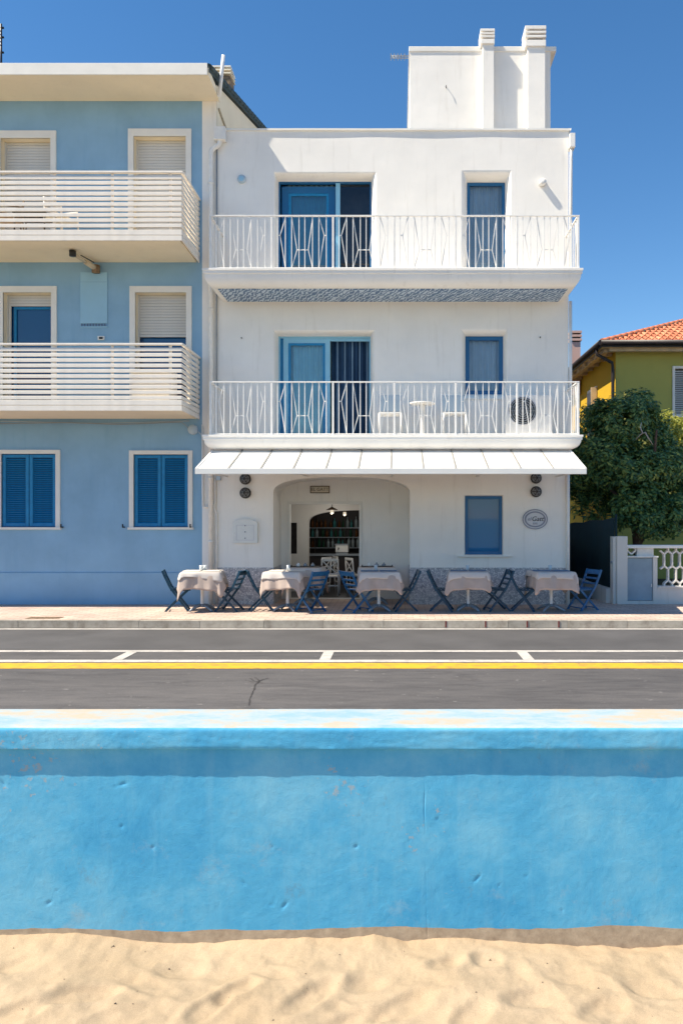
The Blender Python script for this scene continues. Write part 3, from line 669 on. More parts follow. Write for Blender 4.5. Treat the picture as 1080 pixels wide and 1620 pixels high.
    curtain(mx + .02, ld_i[1], Y + .16, FL, ld_i[3], 6, .03).build('curtain', 'curtain_dark', d, fix=False)
    for k in range(5):
        xk = mx + .12 + .145 * k; curtain(xk, xk + .03, Y + .115, FL, ld_i[3] - .03, 1, .006).build('curtain_stripe', 'curtain_mid', d, fix=False)
    MB().box(mx - .002, ld_i[1] - .028, Y + .0, Y + .05, ld_i[3] - .085, ld_i[3] - .03).build('track', 'light_blue_frame', d)
    w = frame(MB(), lw_i[0], lw_i[1], lw_i[2], lw_i[3], .075, .19, .25).build('window', 'blue_frame', h, .004); w['label'] = 'small blue window with sheer curtain above the fan unit'
    MB().quad((lw_i[0], .225, lw_i[2]), (lw_i[1], .225, lw_i[2]), (lw_i[1], .225, lw_i[3]), (lw_i[0], .225, lw_i[3])).build('pane', 'glass', w, fix=False)
    curtain(lw_i[0], lw_i[1], .31, lw_i[2], lw_i[3], 7, .02).build('curtain', 'curtain', w, fix=False)
    MB().box(lw_i[0] - .1, lw_i[1] + .1, -.025, .2, 3.90, 3.935).build('sill', 'trim', w, .006)
    w = frame(MB(), *gw_i, .055, .06, .12).build('window', 'blue_frame', h, .004); w['label'] = 'blue ground floor window, its reflection painted into the glass colour'
    MB().quad((gw_i[0], .10, gw_i[2]), (gw_i[1], .10, gw_i[2]), (gw_i[1], .10, gw_i[3]), (gw_i[0], .10, gw_i[3])).build('pane', 'glass_ground', w, fix=False)
    MB().box(X(723), X(809), -.06, .05, .905, .93).build('sill', 'trim', w, .005)
    # cafe door frame
    f = MB(); w_ = .055
    f.box(DX0 - .03, DX0 + .025, PD - .02, PD + .13, 0, DT + .03); f.box(DX1 - .025, DX1 + .03, PD - .02, PD + .13, 0, DT + .03); f.box(DX0 + .025, DX1 - .025, PD - .02, PD + .13, DT - .03, DT + .03)
    f.build('door_frame', 'trim', h, .004)
    box('threshold', 'trim', h, DX0, DX1, PD + .0, PD + .14, -.02, .012, .004)
    # ---------------------------------------------------------- balconies
    def balcony(F, thick, soffit, top):
        YF = -1.08
        prof = [(YF, F), (YF, F - .035), (YF + .012, F - .04), (YF + .012, F - .085)]
        n = 10
        for k in range(n + 1):
            a = math.pi / 2 * k / n
            prof.append((YF + .03 + .15 * (1 - math.cos(a)), F - .09 - (thick - .09) * math.sin(a)))
        prof.append((YF + .20, F - thick))
        m = MB()
        def ring(y, z):
            i = y - YF                       # inset from the rim
            return [(XL - .0 + i - .01, 0.0, z), (XL + i - .01, y, z), (XR - i + .03, y, z), (XR - i + .03, 0.0, z)]
        rs = [ring(y, z) for y, z in prof]
        for a, b in zip(rs[:-1], rs[1:]):
            for k in range(3): m.quad(a[k], b[k], b[k + 1], a[k + 1], True)
        a = rs[0]; m.quad(a[0], a[1], a[2], a[3])
        e = rs[-1]; m.quad(e[3], e[2], e[1], e[0])
        o = m.build('balcony', 'white', h, fix=False)
        o.data.set_sharp_from_angle(angle=R(35))
        if soffit:
            s = MB().box(e[1][0] + .03, e[2][0] - .03, e[1][1] + .03, -.03, F - thick - .012, F - thick - .002)
            s.build('soffit_tile', 'wave', o)
        # railing
        y = -1.02; z0, z1 = F + .015, F + .93
        x0, x1 = X(333, 13.98), X(914, 13.98); bays = 6; bw = (x1 - x0) / bays
        post = MB().box(-.0175, .0175, -.0175, .0175, F, z1).mesh('post', .003); post.materials.append(M['white_metal'])
        bal = MB().box(-.0075, .0075, -.0075, .0075, z0, z1).mesh('baluster'); bal.materials.append(M['white_metal'])
        def zig(pts):
            m = MB()
            for p, q in zip(pts[:-1], pts[1:]): m.bar((p[0], 0, p[1]), (q[0], 0, q[1]), .014, .012)
            me = m.mesh('zigzag_bar'); me.materials.append(M['white_metal']); return me
        Hh = z1 - z0; up, md = z0 + .64 * Hh, z0 + .36 * Hh
        zl = zig([(.222 * bw, z1), (.135 * bw, up), (.222 * bw, z0)]); zr = zig([(.768 * bw, z1), (.855 * bw, up), (.768 * bw, z0)])
        ml = zig([(.325 * bw, z1), (.41 * bw, md), (.325 * bw, z0)]); mr = zig([(.665 * bw, z1), (.595 * bw, md), (.665 * bw, z0)])
        st = zig([(.41 * bw, md), (.595 * bw, md)]); sl = zig([(.095 * bw, up), (.135 * bw, up)]); sr = zig([(.855 * bw, up), (.89 * bw, up)])
        ver = (.095, .222, .325, .445, .54, .665, .768, .89)
        for b in range(bays + 1):
            inst('post', post, o, (x0 + b * bw, y, 0))
        for b in range(bays):
            for v in ver: inst('baluster', bal, o, (x0 + (b + v) * bw, y, 0))
            for me in (zl, zr, ml, mr, st, sl, sr): inst('zigzag_bar', me, o, (x0 + b * bw, y + .012, 0))
        rl = MB().box(x0 - .02, x1 + .02, y - .02, y + .02, z1, z1 + .022); rl.box(x0, x1, y - .008, y + .008, z0 - .005, z0 + .012)
        rl.build('handrail', 'white_metal', o, .003)
        for xs_ in (x0, x1):
            for v in range(1, 8): inst('baluster', bal, o, (xs_, y + .127 * v, 0))
            for me in (zl, zr): inst('zigzag_bar', me, o, (xs_, y + 1.0, 0), (0, 0, R(-90)), (.92, 1, 1))
            q = MB().box(xs_ - .02, xs_ + .02, y + .02, -.002, z1, z1 + .022); q.box(xs_ - .008, xs_ + .008, y + .01, -.002, z0 - .005, z0 + .012); q.build('handrail', 'white_metal', o, .003)
        return o
    b = balcony(FU, .30, True, True); b['label'] = 'upper balcony with blue wave patterned underside'
    b = balcony(FL, .24, False, False); b['label'] = 'lower balcony above the white awning'
    # ---------------------------------------------------------- awning
    YA = 12.95 - 15; YB = -.84; ZB, ZF = 2.865, Z(741, 12.95); ax0, ax1 = X(309, 12.95), X(927, 12.95); n = 12; pw = (ax1 - ax0) / n
    zt = ZF - ZB
    fb = MB().box(ax0, ax1, YA - .02, YA + .03, ZF - .095, ZF + .004); aw = fb.build('awning', 'awning', h, .006); aw['label'] = 'white panelled awning roof over the cafe tables'
    for k in range(n):
        xa, xb = ax0 + k * pw + .006, ax0 + (k + 1) * pw - .006
        s = random.uniform(-.002, .002)
        p = MB(); p.add([(xa, YA + .03, ZF), (xb, YA + .03, ZF), (xb, YB, ZB), (xa, YB, ZB), (xa, YA + .03, ZF - .02), (xb, YA + .03, ZF - .02), (xb, YB, ZB - .02), (xa, YB, ZB - .02)], [(0, 1, 2, 3), (7, 6, 5, 4), (0, 4, 5, 1), (1, 5, 6, 2), (2, 6, 7, 3), (3, 7, 4, 0)])
        p.build('panel', 'awning', aw)
    for k in range(n + 1):
        xk = ax0 + k * pw; xk = min(max(xk, ax0 + .01), ax1 - .01)
        q = MB().bar((xk, YA + .03, ZF + .004), (xk, YB, ZB + .004), .03, .018); q.build('seam', 'seam' if 0 < k < n else 'white_metal', aw)
    # carrier beam and stays behind the awning
    MB().box(ax0 + .05, ax1 - .05, YB - .03, YB + .03, ZB - .09, ZB - .025).build('carrier_beam', 'white_metal', aw, .004)
    for k in (0, 3, 6, 9, 12):
        xk = min(max(ax0 + k * pw, ax0 + .08), ax1 - .08); MB().tube([(xk, YA + .05, ZF - .05), (xk, -.002, ZF - .02)], .016, 6).build('stay', 'white_metal', aw)
    # ---------------------------------------------------------- rooftop stair tower and chimneys
    TY = .8; D = 15 + TY; tx0, tx1, tz = X(648, D), X(870, D), Z(82, D)
    t = MB().box(tx0, tx1, TY, TY + 3.2, ZT - .35, tz).build('stair_tower', 'white', h)
    MB().box(tx0 - .02, X(879, D), TY - .018, TY + 3.3, tz, Z(74, D)).build('tower_roof', 'trim', t, .01)
    MB().tube([(X(705, D), TY - .001, Z(137, D)), (X(705, D), TY - .05, Z(137, D)), (X(705, D), TY - .06, Z(142, D))], .008, 6).build('hook', 'dark', t)
    for (pa, pb, ca, cb, top, capb) in ((763, 781, 760.5, 782.5, 46, 70), (834, 862, 831, 863.5, 41, 74)):
        y0 = TY - .15; D2 = 15 + y0; w = X(pb, D2) - X(pa, D2); cw = X(cb, D2) - X(ca, D2)
        xa = X(pa, D2); c = MB().box(xa, xa + w, y0, y0 + max(w, .3), ZT - .35, Z(capb, D2)).build('chimney', 'white', h, .008)
        zc = Z(capb, D2); hz = Z(top, D2) - zc; xc = X(ca, D2) - .01; dp = max(w, .3) + .06
        MB().box(xc + .05, xc + cw - .05, y0 + .03, y0 + dp - .08, zc, zc + hz - .01).build('flue', 'dark', c)
        MB().box(xc, xc + cw, y0 - .03, y0 + dp, zc, zc + hz * .3).build('cap_base', 'white', c, .008)
        for k in range(3):
            z = zc + hz * (.42 + .2 * k); MB().box(xc - .004, xc + cw + .004, y0 - .03, y0 + dp, z, z + hz * (.11 if k < 2 else .16)).build('cap_slab', 'white', c, .006)
    # ---------------------------------------------------------- pipes and boxes on the facade
    xp = X(335)
    p = MB().box(X(338.5, 14.9), X(357, 14.9), -.15, -.012, Z(222, 14.9), Z(201.5, 14.9)); hp = p.build('rain_hopper', 'white_metal', h, .008)
    q = MB().tube([(X(349), -.08, Z(221)), (X(349), -.08, Z(228)), (X(347), -.08, Z(233)), (X(338), -.08, Z(239)), (xp, -.08, Z(244)), (xp, -.08, Z(260)), (xp, -.08, 0.0)], .045, 10)
    q.build('drainpipe', 'white_metal', h)
    MB().tube([(X(343.5), -.03, Z(234)), (X(343.5), -.03, 3.2)], .014, 6).build('cable_pipe', 'steel', h)
    MB().tube([(X(341), -.03, 2.95), (X(341), -.03, Z(797)), (X(338.5), -.03, Z(801)), (X(341), -.03, Z(807)), (X(343), -.03, Z(813)), (X(343), -.03, 0.0)], .02, 8).build('gas_pipe', 'white_metal', h)
    MB().tube([(X(321), -.03, Z(672)), (X(321.5), -.03, Z(800)), (X(323), -.03, Z(802)), (X(331), -.03, Z(802))], .018, 8).build('cable_pipe', 'white_metal', h)
    for z in (8.0, 5.6, 2.4, 1.2): MB().lathe([(.0, -.02), (.056, -.02), (.056, .02), (.0, .02)], (xp, -.08, z), 10).build('pipe_clip', 'white_metal', h)
    p = MB().box(XR + .005, XR + .11, -.10, .12, Z(236), Z(214)).build('rain_hopper', 'white_metal', h, .008)
    MB().tube([(XR + .05, -.02, Z(236)), (XR + .045, -.02, Z(250)), (XR + .03, -.02, FU + .1)], .03, 8).build('drainpipe', 'white_metal', h)
    MB().tube([(XR + .035, -.02, FU - .3), (XR + .035, -.02, FL + .1)], .03, 8).build('drainpipe', 'white_metal', h)
    MB().tube([(XR - .02, -.045, FL - .3), (XR - .02, -.045, 0.0)], .035, 8).build('drainpipe', 'white_metal', h)
    MB().box(X(343), X(350), -.06, -.001, Z(760), Z(753)).build('junction_box', 'pale_blue', h, .01)
    for px, py in ((382.5, 535), (853.5, 534)): MB().tube([(X(px), 0.01, Z(py)), (X(px), -.04, Z(py))], .012, 6).build('hook', 'dark', h)
    # ---------------------------------------------------------- interior seen through the cafe door
    fl = box('floor', 'floor_dark', h, XL + .02, XR - .02, PD, B - .02, -.25, -.012)
    PY = 17.8 - 15; ix0 = X(487, 17.8); iz = Z(807, 17.8)
    pm = MB(); ih = 1.5; ixc = ix0 + 1.35; ax = []
    wall_front([(ix0, ix0 + 2.7, -.2, iz), (X(452, 17.8), X(469.5, 17.8), Z(876, 17.8), Z(827, 17.8))], XL + .02, XR - .02, -.2, 2.9, PY, pm)
    for k in range(21):
        a = math.pi * (1 - k / 20); ax.append((ixc + 1.35 * math.copysign(abs(math.cos(a)) ** .75, math.cos(a)), iz - .30 + .30 * abs(math.sin(a)) ** .75))
    for (xa, za), (xb, zb) in zip(ax[:-1], ax[1:]):
        pm.quad((xa, PY, za), (xb, PY, zb), (xb, PY, iz), (xa, PY, iz)); pm.quad((xa, PY, za), (xa, PY + .3, za), (xb, PY + .3, zb), (xb, PY, zb), True)
    pm.quad((ix0, PY, -.2), (ix0, PY, iz - .3), (ix0, PY + .3, iz - .3), (ix0, PY + .3, -.2))
    pm.build('partition_wall', 'white_in', h, fix=False)
    box('niche_back', 'wood_dark', h, X(448, 17.8), X(474, 17.8), PY + .2, PY + .22, .6, 1.8)
    box('ceiling', 'white_in', h, XL + .02, XR - .02, PD + .12, PY, 2.5, 2.52)
    box('bar_back', 'wood_dark', h, -3.2, 1.5, 6.5, 6.55, -.2, 2.6)
    return h
house = cafe_house()

# ================================================================== blue house
def blue_house():
    XE, XS, XW = -3.462, X(320), -10.5
    h = thing('blue_house', (-7, 0, 0), 'light blue apartment house with slatted cream balconies and blue shutters', 'house')
    EZ = Z(160)
    def P(px): return X(px)
    up = [(P(2), P(81), 6.6, Z(219)), (P(212), P(294.5), 6.6, Z(216))]
    mid = [(P(6), P(82), 3.6, Z(463)), (P(214.5), P(295), 3.6, Z(463))]
    low = [(P(3), P(89), Z(834), Z(718)), (P(212), P(298), Z(834), Z(719))]
    far = [(P(-208), P(-125), 6.6, Z(217)), (P(-208), P(-125), 3.6, Z(463)), (P(-208), P(-122), Z(834), Z(718))]
    m = wall_front(up + mid + low + far, XW, XS, 0, EZ)
    for o in low + far[2:]: reveal(m, o, o, .14, n=1)
    m.build('wall', 'blue_wall', h, fix=False)
    for o in up + mid + far[:2]: reveal(MB(), o, o, .24, -.002, n=1).build('reveal', 'cream', h, fix=False)
    sd = MB(); B = 9.0; RZ = EZ + .305 * 6.3
    box('corner_strip', 'white', h, XS, XE - .004, -.003, .4, 0, EZ)
    # gable side wall following the roof pitch
    D0 = 14.13 - 15
    sl = lambda y: Z(117, 14.13) + .02 + .305 * (y - D0)
    g = MB(); g.add([(XE, .002, 0), (XE, B, 0), (XE, B, sl(B)), (XE, .002, sl(0))], [(0, 1, 2, 3)]); g.build('side_wall', 'cream', h, fix=False)
    g = MB(); g.quad((XW, B, 0), (XW, 0, 0), (XW, 0, sl(0)), (XW, B, sl(B))); g.quad((XE, B, 0), (XW, B, 0), (XW, B, sl(B)), (XE, B, sl(B))); g.build('back_wall', 'cream', h, fix=False)
    MB().bar((XE + .012, .35, EZ - .9 + .0), (XE + .012, .9, EZ - .9 + .0), .03, .03)
    MB().tube([(XE + .02, .12, EZ - .08), (XE + .02, 1.5, Z(200, 16.2) - .35)], .018, 6).build('cable', 'cream_metal', h)
    # eave: soffit slab and fascia
    ex = X(345.5)
    box('eave', 'cream', h, XW - .4, ex, D0, .0, EZ, EZ + .05)
    box('fascia', 'trim', h, XW - .4, ex + .004, D0 - .02, D0, EZ + .005, Z(100.5, 14.13), .004)
    box('fascia', 'cream', h, ex, ex + .02, D0, 0.05, EZ + .003, EZ + .14)
    rf = MB(); rx = ex + .03; th = .10
    rf.add([(XW - .4, D0 + .02, sl(D0) + .13), (rx, D0 + .02, sl(D0) + .13), (rx, B, sl(B) + .13), (XW - .4, B, sl(B) + .13), (XW - .4, D0 + .02, sl(D0) + .03), (rx, D0 + .02, sl(D0) + .03), (rx, B, sl(B) + .03), (XW - .4, B, sl(B) + .03)],
           [(0, 1, 2, 3), (7, 6, 5, 4), (0, 4, 5, 1), (1, 5, 6, 2), (2, 6, 7, 3), (3, 7, 4, 0)])
    roof = rf.build('roof', 'roof_dark', h)
    te = MB().tube([(0, 0, 0), (0, .34, .104)], [.055, .065], 8).mesh('edge_tile'); te.materials.append(M['roof_dark'])
    for k in range(22): inst('edge_tile', te, roof, (rx - .02, D0 + .06 + .32 * k, sl(D0 + .06 + .32 * k) + .13))
    cy = 1.6; D = 15 + cy; c = box('chimney', 'rust', roof, X(349, D) - .25, X(364, D), cy, cy + .4, sl(cy), Z(120, D))
    for k in range(3): box('chimney_cap', 'trim' if k == 2 else 'cream', roof, X(349, D) - .28, X(365.5, D), cy - .03, cy + .43, Z(120, D) + .035 + .07 * k, Z(120, D) + .065 + .07 * k)
    # plinth
    box('plinth', 'blue_wall', h, XW, XS + .0, -.025, -.001, 0, Z(906), .006)
    # ---------------------------------------------------------- windows
    def trim(o, w, wt, sill=False):
        x0, x1, z0, z1 = o; m = MB()
        m.box(x0 - w, x0, -.03, .02, z0 - (w * .5 if sill else 0), z1 + wt); m.box(x1, x1 + w, -.03, .02, z0 - (w * .5 if sill else 0), z1 + wt); m.box(x0, x1, -.03, .02, z1, z1 + wt)
        if sill: m.box(x0 - w - .02, x1 + w + .02, -.05, .05, z0 - .045, z0 - .001)
        return m.build('window', 'trim', h, .004)
    def roller(o, zb, lab):
        w = trim(o, .105, .14 if o[2] > 6 else .12); w['label'] = lab
        x0, x1, z0, z1 = o; wd = x1 - x0
        me = MB().prism([(0, 0), (wd, 0), (wd, .05), (0, .05)], 0, .012).mesh('shutter_slat', .004, 1); me.materials.append(M['shutter_grey'])
        n = int((z1 - zb) / .054)
        for k in range(n): inst('shutter_slat', me, w, (x0, .165, z1 - .054 * (k + 1)))
        MB().box(x0 + .001, x0 + .025, .14, .2, z0, z1).build('guide_rail', 'shutter_grey', w); MB().box(x1 - .025, x1 - .001, .14, .2, z0, z1).build('guide_rail', 'shutter_grey', w)
        MB().quad((x0, .232, z0), (x1, .232, z0), (x1, .232, z1), (x0, .232, z1)).build('pane', 'glass_dark', w, fix=False)
        return w
    roller(up[0], 6.66, 'top floor window by the left edge with closed grey roller shutter'); roller(up[1], 6.66, 'top floor window near the corner with closed grey roller shutter')
    w = roller(mid[0], Z(481), 'first floor window with roller shutter half up and a deep blue reflection painted into its glass')
    x0, x1, z0, z1 = mid[0]; frame(MB(), x0 + .10, x1 - .0, z0, Z(481), .05, .20, .23).build('sash', 'blue_paint', w); MB().box(x0 + .03, x0 + .055, .16, .2, z0, Z(481)).build('strap', 'trim', w)
    w = roller(mid[1], Z(531), 'first floor window near the corner with roller shutter nearly down')
    for f in far[:2]: roller(f, f[2] + .06, 'window with closed grey roller shutter')
    for o, lab in ((low[0], 'ground floor window with closed blue louvred shutters by the left edge'), (low[1], 'ground floor window with closed blue louvred shutters near the corner'), (far[2], 'ground floor window with blue shutters')):
        w = trim(o, .085, .075, True); w['label'] = lab
        x0, x1, z0, z1 = o; md = (x0 + x1) / 2
        for a, b in ((x0 + .008, md - .006), (md + .006, x1 - .008)):
            s = frame(MB(), a, b, z0 + .01, z1 - .01, .062, .015, .06).build('shutter', 'blue_paint', w, .005)
            wd = b - a - .116; me = MB().add([(0, .02, 0), (wd, .02, 0), (wd, .055, .03), (0, .055, .03), (0, .02, .007), (wd, .02, .007), (wd, .055, .037), (0, .055, .037)], [(0, 3, 2, 1), (4, 5, 6, 7), (0, 1, 5, 4), (2, 3, 7, 6), (1, 2, 6, 5), (3, 0, 4, 7)]).mesh('slat'); me.materials.append(M['blue_paint'])
            n = 30; zz = (z1 - z0 - .15) / n
            for k in range(n): inst('slat', me, w, (a + .058, 0, z0 + .07 + zz * k))
        box('shade_backing', 'wood_dark', w, x0, x1, .10, .12, z0, z1)  # darkness behind the louvres put in as a dark sheet
    for px in (100, 197, 303): MB().tube([(X(px), 0, Z(834)), (X(px), -.09, Z(834)), (X(px), -.09, Z(829))], .014, 6).build('shutter_catch', 'dark', h)
    # ---------------------------------------------------------- balconies
    def balcony(zb, ztop, lab):
        YF = 13.8 - 15; xe = -3.79; xw = XW
        slab = box('balcony', 'cream', h, xw, xe - .05, YF + .05, -.001, zb + .012, zb + .17); slab['label'] = lab
        L = xe - xw
        me = MB().box(0, L, -.012, .012, -.030, .030).mesh('slat', .004, 1); me.materials.append(M['slat'])
        sm = MB().box(-.012, .012, 0, -YF - .02, -.030, .030).mesh('slat', .004, 1); sm.materials.append(M['slat'])
        zt0 = ztop - .093
        for k in range(10):
            z = zt0 - .0938 * k; a = random.uniform(-.002, .002)
            inst('slat', me, slab, (xw, YF + a, z)); inst('slat', sm, slab, (xe, YF + .012, z))
        bd = MB().box(0, L, -.012, .012, -.045, .045).mesh('board', .003, 1); bd.materials.append(M['slat'])
        sb = MB().box(-.012, .012, 0, -YF - .02, -.045, .045).mesh('board', .003, 1); sb.materials.append(M['slat'])
        for k in range(2):
            inst('board', bd, slab, (xw, YF - .001, zb + .047 + .098 * k)); inst('board', sb, slab, (xe, YF + .012, zb + .047 + .098 * k))
        MB().box(xw, xe + .02, YF - .03, YF + .035, ztop - .02, ztop + .015).build('handrail', 'cream_metal' if False else 'slat', slab, .006)
        MB().box(xe - .03, xe + .03, YF + .035, -.002, ztop - .02, ztop + .015).build('handrail', 'slat', slab, .006)
        pm = MB().box(-.022, .022, .014, .05, zb + .1, ztop - .02).mesh('post', .003, 1); pm.materials.append(M['slat'])
        for px in (-113, -14, 85, 177, 269): inst('post', pm, slab, (X(px, 13.8), YF, 0))
        for yy in (YF + .55, -.05): MB().box(xe - .05, xe - .014, yy, yy + .04, zb + .1, ztop - .02).build('post', 'slat', slab)
        return slab
    balcony(Z(381, 13.8), Z(272.5, 13.8), 'upper balcony with cream horizontal slats')
    balcony(Z(650, 13.8), Z(544.5, 13.8), 'lower balcony with cream horizontal slats')
    # ---------------------------------------------------------- small fittings
    v = box('vent_panel', 'vent_blue', h, X(128), X(170.5), -.02, -.001, Z(512), Z(431), .004)
    for k in range(9): box('vent_slot', 'dark' if False else 'navy_mat', v, X(129.5 + 4.55 * k), X(131.6 + 4.55 * k), -.024, -.02, Z(516.5), Z(512.4))
    box('vent_panel_lip', 'vent_blue', v, X(128), X(171), -.022, -.001, Z(518.5), Z(516.7))
    box('joint', 'blue_wall', v, X(128.5), X(170), -.0215, -.0200, Z(447), Z(446))
    s = box('wall_socket', 'trim', h, X(155.5), X(166), -.03, -.001, Z(538), Z(532), .003); box('socket_face', 'dark', s, X(158), X(164), -.034, -.03, Z(537), Z(533.5))
    MB().tube([(X(-20), -.012, Z(666)), (X(60), -.014, Z(668)), (X(160), -.012, Z(670)), (X(230), -.014, Z(668.5)), (X(300), -.012, Z(666))], .011, 6).build('cable', 'pale_blue', h)
    MB().tube([(X(-20), -.03, Z(671)), (X(110), -.03, Z(669)), (X(190), -.03, Z(672)), (X(288), -.03, Z(668)), (X(300), -.03, Z(678))], .008, 6).build('cable', 'steel', h)
    j = MB().lathe([(0, -.07), (.085, -.07), (.095, -.05), (.095, 0)], (X(306), 0, Z(680)), 20, 'y').build('junction_box', 'pale_blue', h)
    MB().tube([(X(313), -.03, Z(682)), (X(321), -.03, Z(689)), (X(322), -.03, Z(700))], .01, 6).build('cable', 'pale_blue', h)
    # awning crank arm left under the upper balcony
    z = Z(381, 13.8)
    a = Vector((X(116, 14.3), -.72, z - .06)); b = Vector((X(152, 14.92), -.08, z - .13))
    arm = MB().tube([a, a.lerp(b, .55)], .035, 8).build('awning_arm', 'cream_metal', h)
    MB().tube([a.lerp(b, .55), b], .05, 8).build('arm_sleeve', 'cream_metal', arm); MB().lathe([(0, -.05), (.06, -.05), (.06, .05), (0, .05)], a, 12).build('arm_end', 'dark', arm); MB().lathe([(0, -.08), (.075, -.08), (.075, .06), (0, .06)], b, 12).build('wall_bracket', 'rust', arm)
    MB().tube([a.lerp(b, .3) + Vector((0.02, 0, .05)), a.lerp(b, .8) + Vector((.05, 0, .06))], .01, 6).build('cable', 'dark', arm)
    # leaning white pole at the eave corner
    MB().tube([(X(347, 14.8), -.2, Z(152, 14.8)), (X(354.5, 14.8), -.25, Z(90, 14.8))], .035, 8).build('vent_pole', 'pole', h)
    # roof mast
    y = .6; D = 15.6
    am = MB().tube([(X(2.5, D), y, sl(y)), (X(2.2, D), y, Z(38, D))], .022, 6).build('mast', 'dark', h)
    for py, w in ((45, .28), (60, .18), (84, .22)): MB().tube([(X(2.5, D) - w, y, Z(py, D)), (X(2.5, D) + .05, y, Z(py - 1, D))], .02, 6).build('mast_arm', 'dark', am)
    for k in range(6): MB().bar((X(-22 + 4 * k, D), y - .1, Z(45, D)), (X(-22 + 4 * k, D), y + .1, Z(45, D)), .012, .012).build('mast_rod', 'dark', am)
    return h
blue_house()

# ================================================================== green villa
def villa():
    VY = 9.0; D = 24.0; cx = X(973, D); ez = Z(555, D)
    h = thing('villa', (cx + 4, VY, 0), 'olive green villa with yellow side wall and terracotta hip roof', 'house')
    XR = cx + 9.5; B = 12.0
    wn = (X(1066, D), X(1066, D) + 1.15, Z(656, D), Z(583, D)); wn2 = (wn[0] + 3, wn[1] + 3, wn[2], wn[3]); dn = (X(1066, D), X(1066, D) + 1.2, 1.1 + .2, Z(822, D))
    m = wall_front([wn, wn2, dn], cx, XR, -.2, ez, VY)
    for o in (wn, wn2, dn): reveal(m, o, o, .15, VY, n=1)
    m.build('front_wall', 'villa_green', h, fix=False)
    s = MB(); s.quad((cx, VY + B, -.2), (cx, VY, -.2), (cx, VY, ez), (cx, VY + B, ez)); s.build('side_wall', 'villa_yellow', h, fix=False)
    s = MB(); s.quad((XR, VY, -.2), (XR, VY + B, -.2), (XR, VY + B, ez), (XR, VY, ez)); s.quad((XR, VY + B, -.2), (cx, VY + B, -.2), (cx, VY + B, ez), (XR, VY + B, ez)); s.build('back_wall', 'villa_green', h, fix=False)
    def shuttered(o, lab, mt):
        w = frame(MB(), o[0] - .07, o[1] + .07, o[2] - .07, o[3] + .07, .075, VY - .04, VY + .1).build('window', 'trim', h); w['label'] = lab
        wd = o[1] - o[0] - .02; me = MB().add([(0, 0, 0), (wd, 0, 0), (wd, .05, .045), (0, .05, .045), (0, 0, .01), (wd, 0, .01), (wd, .05, .055), (0, .05, .055)], [(0, 3, 2, 1), (4, 5, 6, 7), (0, 1, 5, 4), (2, 3, 7, 6), (1, 2, 6, 5), (3, 0, 4, 7)]).mesh('slat'); me.materials.append(M[mt])
        n = int((o[3] - o[2]) / .065)
        for k in range(n): inst('slat', me, w, (o[0] + .01, VY + .02, o[2] + .065 * k))
        box('shade_backing', 'wood_dark', w, o[0], o[1], VY + .12, VY + .14, o[2], o[3])  # dark sheet stands in for the shade behind the slats
        return w
    shuttered(wn, 'upper window with pale grey louvred shutters', 'shutter_grey'); shuttered(wn2, 'upper window with pale grey louvred shutters', 'shutter_grey'); shuttered(dn, 'lower window with brown shutters', 'wood_dark')
    # side window: white surround and open shutter
    for py0, py1, y0 in ((638, 598, 2.2),):
        yy = VY + y0; w = MB().box(cx - .05, cx + .02, yy, yy + 1.2, 4.3, 6.05).build('side_window', 'trim', h)
        MB().box(cx - .08, cx - .05, yy + .08, yy + 1.12, 4.4, 5.95).build('shutter', 'wood_dark', w); MB().box(cx - .22, cx - .04, yy - .04, yy - .005, 4.35, 6.0).build('open_shutter', 'soffit_tan', w)
    # eaves
    ov = .55; e0, e1 = cx - ov, VY - ov
    box('soffit', 'soffit_tan', h, e0, XR + ov, e1, VY + B + ov, ez, ez + .06)
    box('eave_beam', 'soffit_tan', h, e0 + .25, XR + ov, e1 + .12, e1 + .28, ez - .10, ez - .002); box('eave_beam', 'soffit_tan', h, e0 + .12, e0 + .28, e1 + .28, VY + B, ez - .10, ez - .002)
    for k in range(14): box('rafter_end', 'soffit_tan', h, e0 + .02, cx - .02, VY + .3 + .8 * k, VY + .42 + .8 * k, ez - .09, ez - .002)
    g = MB().tube([(e0 - .06, e1 - .06, ez + .12), (XR + ov, e1 - .06, ez + .12)], .085, 8); g.box(e0 - .05, XR + ov, e1 - .03, e1 + .01, ez + .0, ez + .13); g.build('gutter', 'gutter_brown', h)
    g = MB().tube([(e0 - .06, e1 - .06, ez + .12), (e0 - .06, VY + B, ez + .12)], .085, 8); g.box(e0 - .03, e0 + .01, e1, VY + B, ez + .0, ez + .13); g.build('gutter', 'gutter_brown', h)
    MB().tube([(e0 - .04, e1 + .5, ez + .06), (e0 - .02, e1 + .52, ez - .12), (cx - .12, VY - .06, ez - .38), (cx - .1, VY - .06, ez - .6), (cx - .1, VY - .06, 0)], .05, 8).build('downpipe', 'gutter_brown', h)
    # hip roof with barrel tiles
    p = .41; rz = ez + .12; pit = .20; ridge = 5.2
    core = MB(); a = (e0, e1, rz); hx, hy = e0 + ridge, e1 + ridge
    core.add([a, (XR + ov, e1, rz), (XR + ov, hy, rz + p * ridge), (hx, hy, rz + p * ridge), (e0, VY + B + ov, rz), (hx, VY + B + ov - ridge, rz + p * ridge)], [(0, 1, 2, 3), (4, 0, 3, 5)])
    roof = core.build('roof', 'terracotta', h, fix=False)
